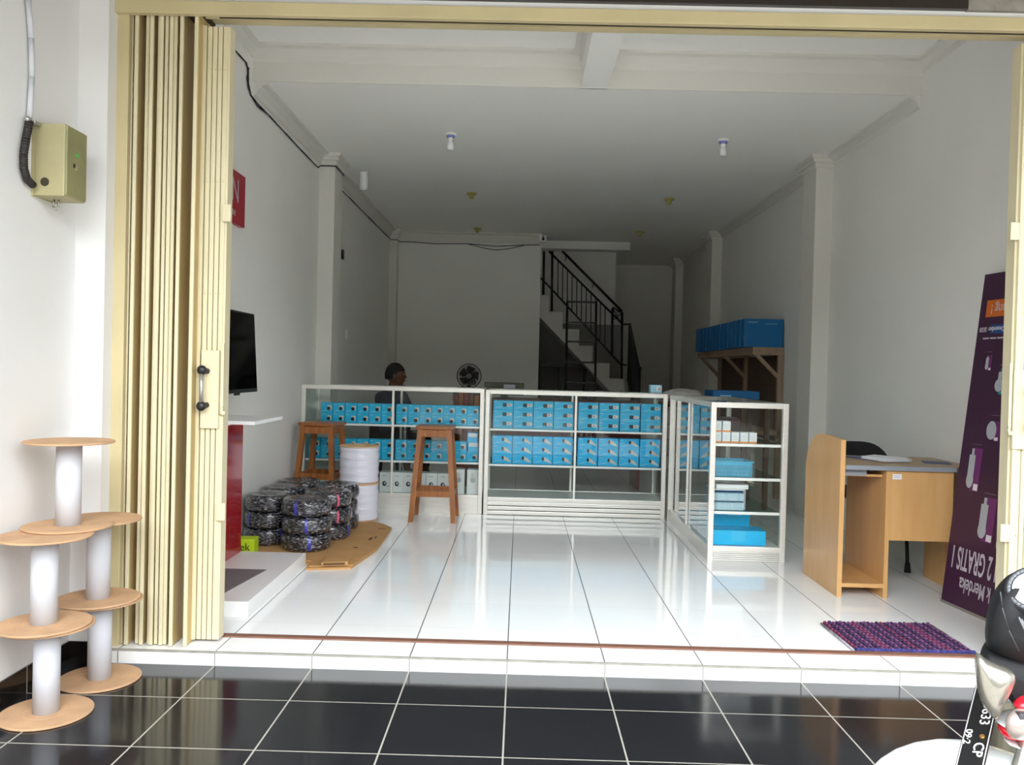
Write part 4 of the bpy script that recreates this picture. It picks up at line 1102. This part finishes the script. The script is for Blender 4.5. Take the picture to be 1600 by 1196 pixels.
def add_skin(me):
    bmx = bmesh.new(); bmx.from_mesh(me); bmx.verts.layers.skin.verify(); bmx.to_mesh(me); bmx.free()


def skinned(name, pts, edges, radii, m, parent, root_i=0, sub=2):
    off = Vector((0, 0, 0)); q = parent
    while q is not None: off += q.location; q = q.parent
    bmx = bmesh.new(); lay = bmx.verts.layers.skin.verify(); vs = []
    for i, p in enumerate(pts):
        v = bmx.verts.new(Vector(p)-off); r = radii[i]; v[lay].radius = (r, r) if isinstance(r, (int, float)) else r; v[lay].use_root = (i == root_i); vs.append(v)
    for a, c in edges: bmx.edges.new((vs[a], vs[c]))
    me = bpy.data.meshes.new(name); bmx.to_mesh(me); bmx.free()
    o = bpy.data.objects.new(name, me); COL.objects.link(o); o.parent = parent
    md = o.modifiers.new('skin', 'SKIN'); md.use_smooth_shade = True
    s2 = o.modifiers.new('sub', 'SUBSURF'); s2.levels = sub; s2.render_levels = sub
    me.materials.append(m); return o


# man sits on a stool, body turned half away to the right, head in profile to the right
px0, py0 = -1.33, 8.5
root = thing('person', 'seated person with short black hair and dark shirt, looking right behind the counter', 'person', (px0, py0, 0))
hd = Vector((math.cos(.9), math.sin(.9), 0)); sd = Vector((math.sin(.9), -math.cos(.9), 0))      # body heading, body right side
o_ = Vector((px0, py0, 0))


def bp_(f, s, z): return o_+hd*f+sd*s+Vector((0, 0, z))


pelvis = bp_(0, 0, .46)
pts = [pelvis, bp_(.02, 0, .60), bp_(.02, 0, .76), bp_(.01, 0, .90), bp_(.02, 0, .965),
       bp_(.02, .15, .885), bp_(.10, .21, .68), bp_(.30, .15, .60), bp_(.02, -.15, .885), bp_(.10, -.21, .68), bp_(.30, -.15, .60),
       bp_(.03, .09, .45), bp_(.40, .13, .47), bp_(.38, .14, .10), bp_(.03, -.09, .45), bp_(.40, -.13, .47), bp_(.38, -.14, .10), bp_(.50, .15, .035), bp_(.50, -.15, .035)]
ed = [(0, 1), (1, 2), (2, 3), (3, 4), (3, 5), (5, 6), (6, 7), (3, 8), (8, 9), (9, 10), (0, 11), (11, 12), (12, 13), (0, 14), (14, 15), (15, 16), (13, 17), (16, 18)]
rad = [(.15, .11), (.13, .10), (.15, .11), (.13, .09), .05, .06, .045, .032, .06, .045, .032, .085, .065, .04, .085, .065, .04, .03, .03]
skinned('body', pts, ed, rad, SKIN, root)
# shirt: same torso and upper arms, slightly larger
pts_s = [bp_(0, 0, .47), bp_(.02, 0, .60), bp_(.02, 0, .76), bp_(.01, 0, .895), bp_(.015, 0, .955), bp_(.02, .15, .885), bp_(.10, .21, .70), bp_(.14, .20, .66), bp_(.02, -.15, .885), bp_(.10, -.21, .70), bp_(.14, -.20, .66)]
skinned('shirt', pts_s, [(0, 1), (1, 2), (2, 3), (3, 4), (3, 5), (5, 6), (6, 7), (3, 8), (8, 9), (9, 10)], [(.17, .13), (.15, .12), (.17, .13), (.16, .115), .075, .07, .058, .055, .07, .058, .055], SHIRT, root)
pts_t = [bp_(0, 0, .46), bp_(.03, .09, .455), bp_(.40, .13, .475), bp_(.38, .14, .12), bp_(.03, -.09, .455), bp_(.40, -.13, .475), bp_(.38, -.14, .12)]
skinned('trousers', pts_t, [(0, 1), (1, 2), (2, 3), (0, 4), (4, 5), (5, 6)], [(.165, .125), .095, .075, .052, .095, .075, .052], TROUS, root)
for s_ in (-1, 1):
    b = MB(); a = bp_(.44, s_*.145, .035); b.ball(a, .05, (1, 1, .7), 14); b.ball(bp_(.50, s_*.15, .03), .045, (1, 1, .62), 14); b.build('shoe', BLACKP, root)
# head facing +x, a little away
hc = px((618, 587), 1, 8.5); hc = Vector((hc.x, 8.5, hc.z)); hf = Vector((math.cos(.15), math.sin(.15), 0)); hs = Vector((math.sin(.15), -math.cos(.15), 0))


def hp(f, s, z): return hc+hf*f+hs*s+Vector((0, 0, z))


RH = Matrix((hf, hs, Vector((0, 0, 1)))).transposed()
t = bmesh.new(); bmesh.ops.create_uvsphere(t, u_segments=32, v_segments=24, radius=1)
for v in t.verts:
    f, s, z = v.co
    fx = f*.098; sx_ = s*.075; zx = z*.118
    if z < 0: fx = f*(.098-.018*(-z)) + (.012*(-z) if f > 0 else .02*(-z)); sx_ *= 1-.30*(-z)
    if f > .55 and abs(s) < .30:                              # profile: brow, nose, lips, chin
        w = (1-abs(s)/.30)
        fx += w*(.010*math.exp(-((z-.22)/.10)**2) + .020*math.exp(-((z+.10)/.13)**2) - .006*math.exp(-((z-.08)/.07)**2) + .013*math.exp(-((z+.42)/.09)**2))
    if f > 0 and z < -.55: fx += .016*math.exp(-((z+.75)/.15)**2)
    v.co = hp(fx, sx_, zx)
b = MB(); b.merge(t, smooth=True); b.cyl(hp(-.012, 0, -.07), bp_(.02, 0, .93), .048, .056, 20)
for s_ in (-1, 1): b.ball(hp(-.01, s_*.076, -.005), .03, (.65, .35, 1), 12, RH)
b.ball(hp(.108, 0, -.018), .010, (1, 1, .8), 10, RH)
hdobj = b.build('head', SKIN, root)
b = MB()
for s_ in (-1, 1): b.ball(hp(.083, s_*.030, .012), .011, (.7, 1, .6), 10, RH)
b.build('eyes', BWHITE, hdobj)
b = MB()
for s_ in (-1, 1): b.ball(hp(.090, s_*.030, .012), .005, n=8); b.ball(hp(.090, s_*.032, .034), .016, (.4, 1, .2), 8, RH)
b.build('pupils_and_brows', HAIR, hdobj)
b = MB(); b.ball(hp(.097, 0, -.055), .02, (.35, 1, .28), 12, RH); b.build('lips', mat('lip_colour', '6e3c34', .5), hdobj)
t = bmesh.new(); bmesh.ops.create_uvsphere(t, u_segments=36, v_segments=28, radius=1)
dl = []
for v in t.verts:
    f, s, z = v.co
    cut = z < (.30 if f > .55 else (.30-.85*(.55-f) if f > -.2 else -.42))
    if cut: dl.append(v)
    r = 1+.03*math.sin(f*23+s*17)*math.sin(z*19)
    v.co = hp(f*.107*r-.004, s*.083*r, z*.129*r+.003)
bmesh.ops.delete(t, geom=dl, context='VERTS')
b = MB(); b.merge(t, smooth=True); b.build('hair', HAIR, root)
# hands resting on the thighs
for s_ in (-1, 1):
    w0 = bp_(.30, s_*.15, .60); b = MB(); cpt = bp_(.345, s_*.14, .585); b.ball(cpt, .045, (1, .85, .38), 14, Matrix((hd, sd, Vector((0, 0, 1)))).transposed())
    for k in range(4):
        a = cpt+hd*.03+sd*(-.027+.018*k); L_ = (.05, .06, .057, .045)[k]; b.tube([a, a+hd*L_*.6+Vector((0, 0, -.006)), a+hd*L_+Vector((0, 0, -.024))], .0085-.0005*k, 8)
    a = cpt+sd*(-s_*.032); b.tube([a, a+hd*.025-sd*s_*.02, a+hd*.05-sd*s_*.022+Vector((0, 0, -.012))], .0095, 8)
    b.build('hand', SKIN, root)
root = thing('plastic_stool', 'low dark stool under the seated person', 'stool', (px0, py0, 0))
b = MB(); b.lathe((px0, py0, .285), [(0, 0), (.16, 0), (.165, .012), (.16, .024), (0, .024)], 28); b.build('seat', BLACKP, root)
for k in range(4):
    a = PI/4+k*PI/2; b = MB(); b.cyl((px0+.17*math.cos(a), py0+.17*math.sin(a), 0), (px0+.12*math.cos(a), py0+.12*math.sin(a), .285), .016, n=10); b.build('leg', BLACKP, root)

# ================================================================== MOTORCYCLE (front end, bottom right)
root = thing('motorcycle', 'red, white and black scooter parked at the bottom right of the porch', 'motorcycle', (1.25, 1.75, ZB))
YM = 1.62


def mp(u, v, y=YM): return px((u, v), 1, y)


TH = Vector((.05, .09, 0))
b = MB(); b.pillow([mp(*q) for q in ((1640, 890), (1598, 893), (1572, 903), (1550, 930), (1540, 968), (1538, 1002), (1552, 1016), (1590, 1030), (1640, 1040), (1670, 980), (1670, 920))], TH*.9, 9, .30); b.build('handlebar_cowl', BIKEB, root)
b = MB(); b.pillow([mp(*q) for q in ((1543, 1000), (1530, 1022), (1530, 1045), (1545, 1062), (1580, 1085), (1592, 1120), (1650, 1130), (1660, 1030), (1600, 1012))], TH*.75, 9, .30); b.build('headlamp_shroud', BIKEB, root)
b = MB(); b.tube([mp(u, v, YM-.10) for u, v in ((1563, 925), (1566, 950), (1576, 985), (1592, 1018))], .0012, 6); b.build('seam_line', mat('grey_seam', '2b2c2e', .5), root)
YL = YM-.085
b = MB(); b.pillow([mp(u, v, YL) for u, v in ((1524, 1016), (1545, 1034), (1590, 1050), (1581, 1078), (1566, 1104), (1558, 1128), (1543, 1114), (1529, 1090), (1523, 1050))], Vector((.01, .028, 0)), 7, .4); b.build('headlamp_lens', BIKELENS, root)
nrm = Vector((-.55, -.55, .62)).normalized(); c = mp(1622, 938, YM-.05); a1 = nrm.cross(Vector((0, 0, 1))).normalized(); a2 = nrm.cross(a1)
b = MB(); b.cyl(c-nrm*.03, c+nrm*.040, .060, .048, 32); d = b.build('instrument_pod', BIKEB, root)
b = MB(); b.cyl(c+nrm*.040, c+nrm*.043, .036, .035, 32); b.build('dial', WHITE, d)
b = MB(); ring = [c+nrm*.041+(a1*math.cos(t*PI/16)+a2*math.sin(t*PI/16))*.041 for t in range(33)]; b.tube(ring, .004, 6); b.build('bezel', mat('grey_bezel', '55575c', .35), d)
b = MB()
for k in range(5): b.tube([mp(1592+k*4, 965+k*3, YM-.13), mp(1612+k*4, 1010+k*2, YM-.13)], .0016, 6)
b.build('ribbed_trim', mat('grey_ribbed_plastic', '5a5c60', .4), root)
b = MB(); L_ = mp(1524, 1072, 1.70)-mp(1494, 1190, 1.55); org = mp(1494, 1190, 1.55); Lx = L_.normalized()
Sv = mp(1540, 1190, 1.52)-org; Sv = (Sv-Lx*Sv.dot(Lx)); Sn = Sv.normalized(); pw = Sv.length*1.0
LL = L_.length; start = org-Lx*.13
# own frame: reading direction runs from far end down to near end => x = -Lx, y = Sn
pf = frame4(-Lx, Sn, org+L_-root.location)
ext = LL+.10
P = [pf @ Vector(q) for q in ((0, 0, -.002), (ext, 0, -.002), (ext, pw, -.002), (0, pw, -.002))]
b.prism(P, pf.to_3x3() @ Vector((0, 0, .002)))
pl = b.build('number_plate', BLACKP, root, local=True)
b = MB()
for (u0, v0, u1, v1) in ((.003, .002, ext-.003, .0035), (.003, pw-.0035, ext-.003, pw-.002), (.003, .002, .0045, pw-.002), (ext-.0045, .002, ext-.003, pw-.002)):
    P = [pf @ Vector(q) for q in ((u0, v0, .0004), (u1, v0, .0004), (u1, v1, .0004), (u0, v1, .0004))]; b.prism(P, pf.to_3x3() @ Vector((0, 0, .0006)))
b.build('plate_border', WHITE, pl, local=True)
PLX = (LL, pw)
lettering('3633', pw*.52, WHITE, pl, pf, (LL*.25, pw*.50, .0012), xs=1.15)
lettering('CP', pw*.52, WHITE, pl, pf, (LL*.76, pw*.50, .0012), xs=1.15)
lettering('09\u00b72', pw*.34, WHITE, pl, pf, (LL*.60, pw*.10, .0012), xs=1.3)
b = MB(); b.cyl(pf @ Vector((LL*.69, pw*.72, 0)), pf @ Vector((LL*.69, pw*.72, .004)), pw*.09, n=14); b.build('plate_bolt', mat('brass', 'c9a25a', .3, metal=.8), pl, local=True)
b = MB(); b.pillow([mp(*q) for q in ((1557, 1124), (1600, 1128), (1660, 1130), (1660, 1158), (1600, 1152), (1568, 1146), (1558, 1136))], Vector((.03, .05, 0)), 7, .5); b.build('front_fairing', BIKER, root)
b = MB(); b.pillow([mp(*q) for q in ((1552, 1120), (1600, 1116), (1660, 1114), (1660, 1134), (1600, 1131), (1562, 1129))], Vector((.03, .052, 0)), 7, .5); b.pillow([mp(*q) for q in ((1566, 1148), (1600, 1153), (1660, 1158), (1660, 1168), (1600, 1162), (1570, 1154))], Vector((.03, .052, 0)), 7, .5); b.build('fairing_stripe', BIKEW, root)
b = MB(); b.pillow([mp(u, v, YM-.07) for u, v in ((1582, 1096), (1600, 1086), (1640, 1084), (1650, 1102), (1600, 1108), (1585, 1104))], Vector((.02, .03, 0)), 7, .5); b.build('red_cap', BIKER, root)
b = MB(); b.pillow([mp(u, v, YM-.09) for u, v in ((1570, 1122), (1580, 1110), (1600, 1105), (1630, 1106), (1634, 1150), (1600, 1155), (1582, 1152), (1572, 1142))], Vector((.02, .03, 0)), 9, .45); b.build('turn_signal_lens', CLEARL, root)
b = MB(); b.box(tuple(mp(1592, 1148, YM-.115)), tuple(mp(1640, 1112, YM-.10)), .003); b.build('turn_signal_reflector', mat('dark_grid', '3a3a3e', .4, noise=.5, nscale=120), root)
wc_ = Vector((.96, 1.64, ZB+.25)); wd = Vector((.66, -.75, 0)).normalized()           # wheel runs along wd
ax = Vector((wd.y, -wd.x, 0))
b = MB(); R0 = .215; n = 40
for i in range(n):
    pass
ring = [wc_+(wd*math.cos(2*PI*i/n)+Vector((0, 0, 1))*math.sin(2*PI*i/n))*R0 for i in range(n+1)]; b.tube(ring, .034, 10); b.build('tyre', RUBBER, root)
b = MB(); ring = [wc_+(wd*math.cos(2*PI*i/n)+Vector((0, 0, 1))*math.sin(2*PI*i/n))*(R0-.035) for i in range(n+1)]; b.tube(ring, .012, 8)
for k in range(6):
    a = k*PI/3; b.tube([wc_, wc_+(wd*math.cos(a)+Vector((0, 0, 1))*math.sin(a))*(R0-.04)], .010, 6)
b.cyl(wc_-ax*.05, wc_+ax*.05, .03, n=16); b.build('rim', METALG, root)
b = MB()
fp = []
for i in range(17):
    a = math.radians(20+150*i/16); fp.append(wc_+(wd*math.cos(a)*1.08+Vector((0, 0, 1))*math.sin(a))*(R0+.052))
for i in range(16):
    for j in range(8):
        t0, t1 = -1+2*j/8, -1+2*(j+1)/8

        def q(i_, t): return fp[i_]+ax*(.06*t)-(fp[i_]-wc_).normalized()*(.035*t*t)
        f = b.face([q(i, t0), q(i+1, t0), q(i+1, t1), q(i, t1)], True)
bmesh.ops.remove_doubles(b.bm, verts=b.bm.verts[:], dist=.0005); b.build('front_fender', BIKEW, root)
for s_ in (-1, 1): b = MB(); b.cyl(wc_+ax*.055*s_, Vector((1.04, 1.60, .60))+ax*.045*s_, .016, n=12); b.build('fork_leg', METALG, root)
b = MB(); b.pillow([Vector((1.16, 1.68, .60)), Vector((1.2, 1.66, .42)), Vector((1.25, 1.6, .25)), Vector((1.7, 1.4, .12)), Vector((1.9, 1.3, .12)), Vector((2.0, 1.25, .45)), Vector((1.75, 1.35, .48)), Vector((1.35, 1.58, .45)), Vector((1.2, 1.68, .66))], Vector((.08, .10, 0)), 7, .5); b.build('body_shell', BIKER, root)
b = MB(); b.pillow([Vector((1.5, 1.48, .50)), Vector((2.1, 1.22, .52)), Vector((2.1, 1.22, .60)), Vector((1.5, 1.48, .58))], Vector((.06, .09, 0)), 7, .5); b.build('saddle', BLACKP, root)
b = MB(); rc = Vector((2.0, 1.18, ZB+.27)); rd = Vector((.87, -.42, 0)).normalized()
ring = [rc+(rd*math.cos(2*PI*i/n)+Vector((0, 0, 1))*math.sin(2*PI*i/n))*R0 for i in range(n+1)]; b.tube(ring, .034, 10); b.cyl(rc-Vector((.02, .045, 0)), rc+Vector((.02, .045, 0)), .14, n=24); b.build('rear_wheel', RUBBER, root)
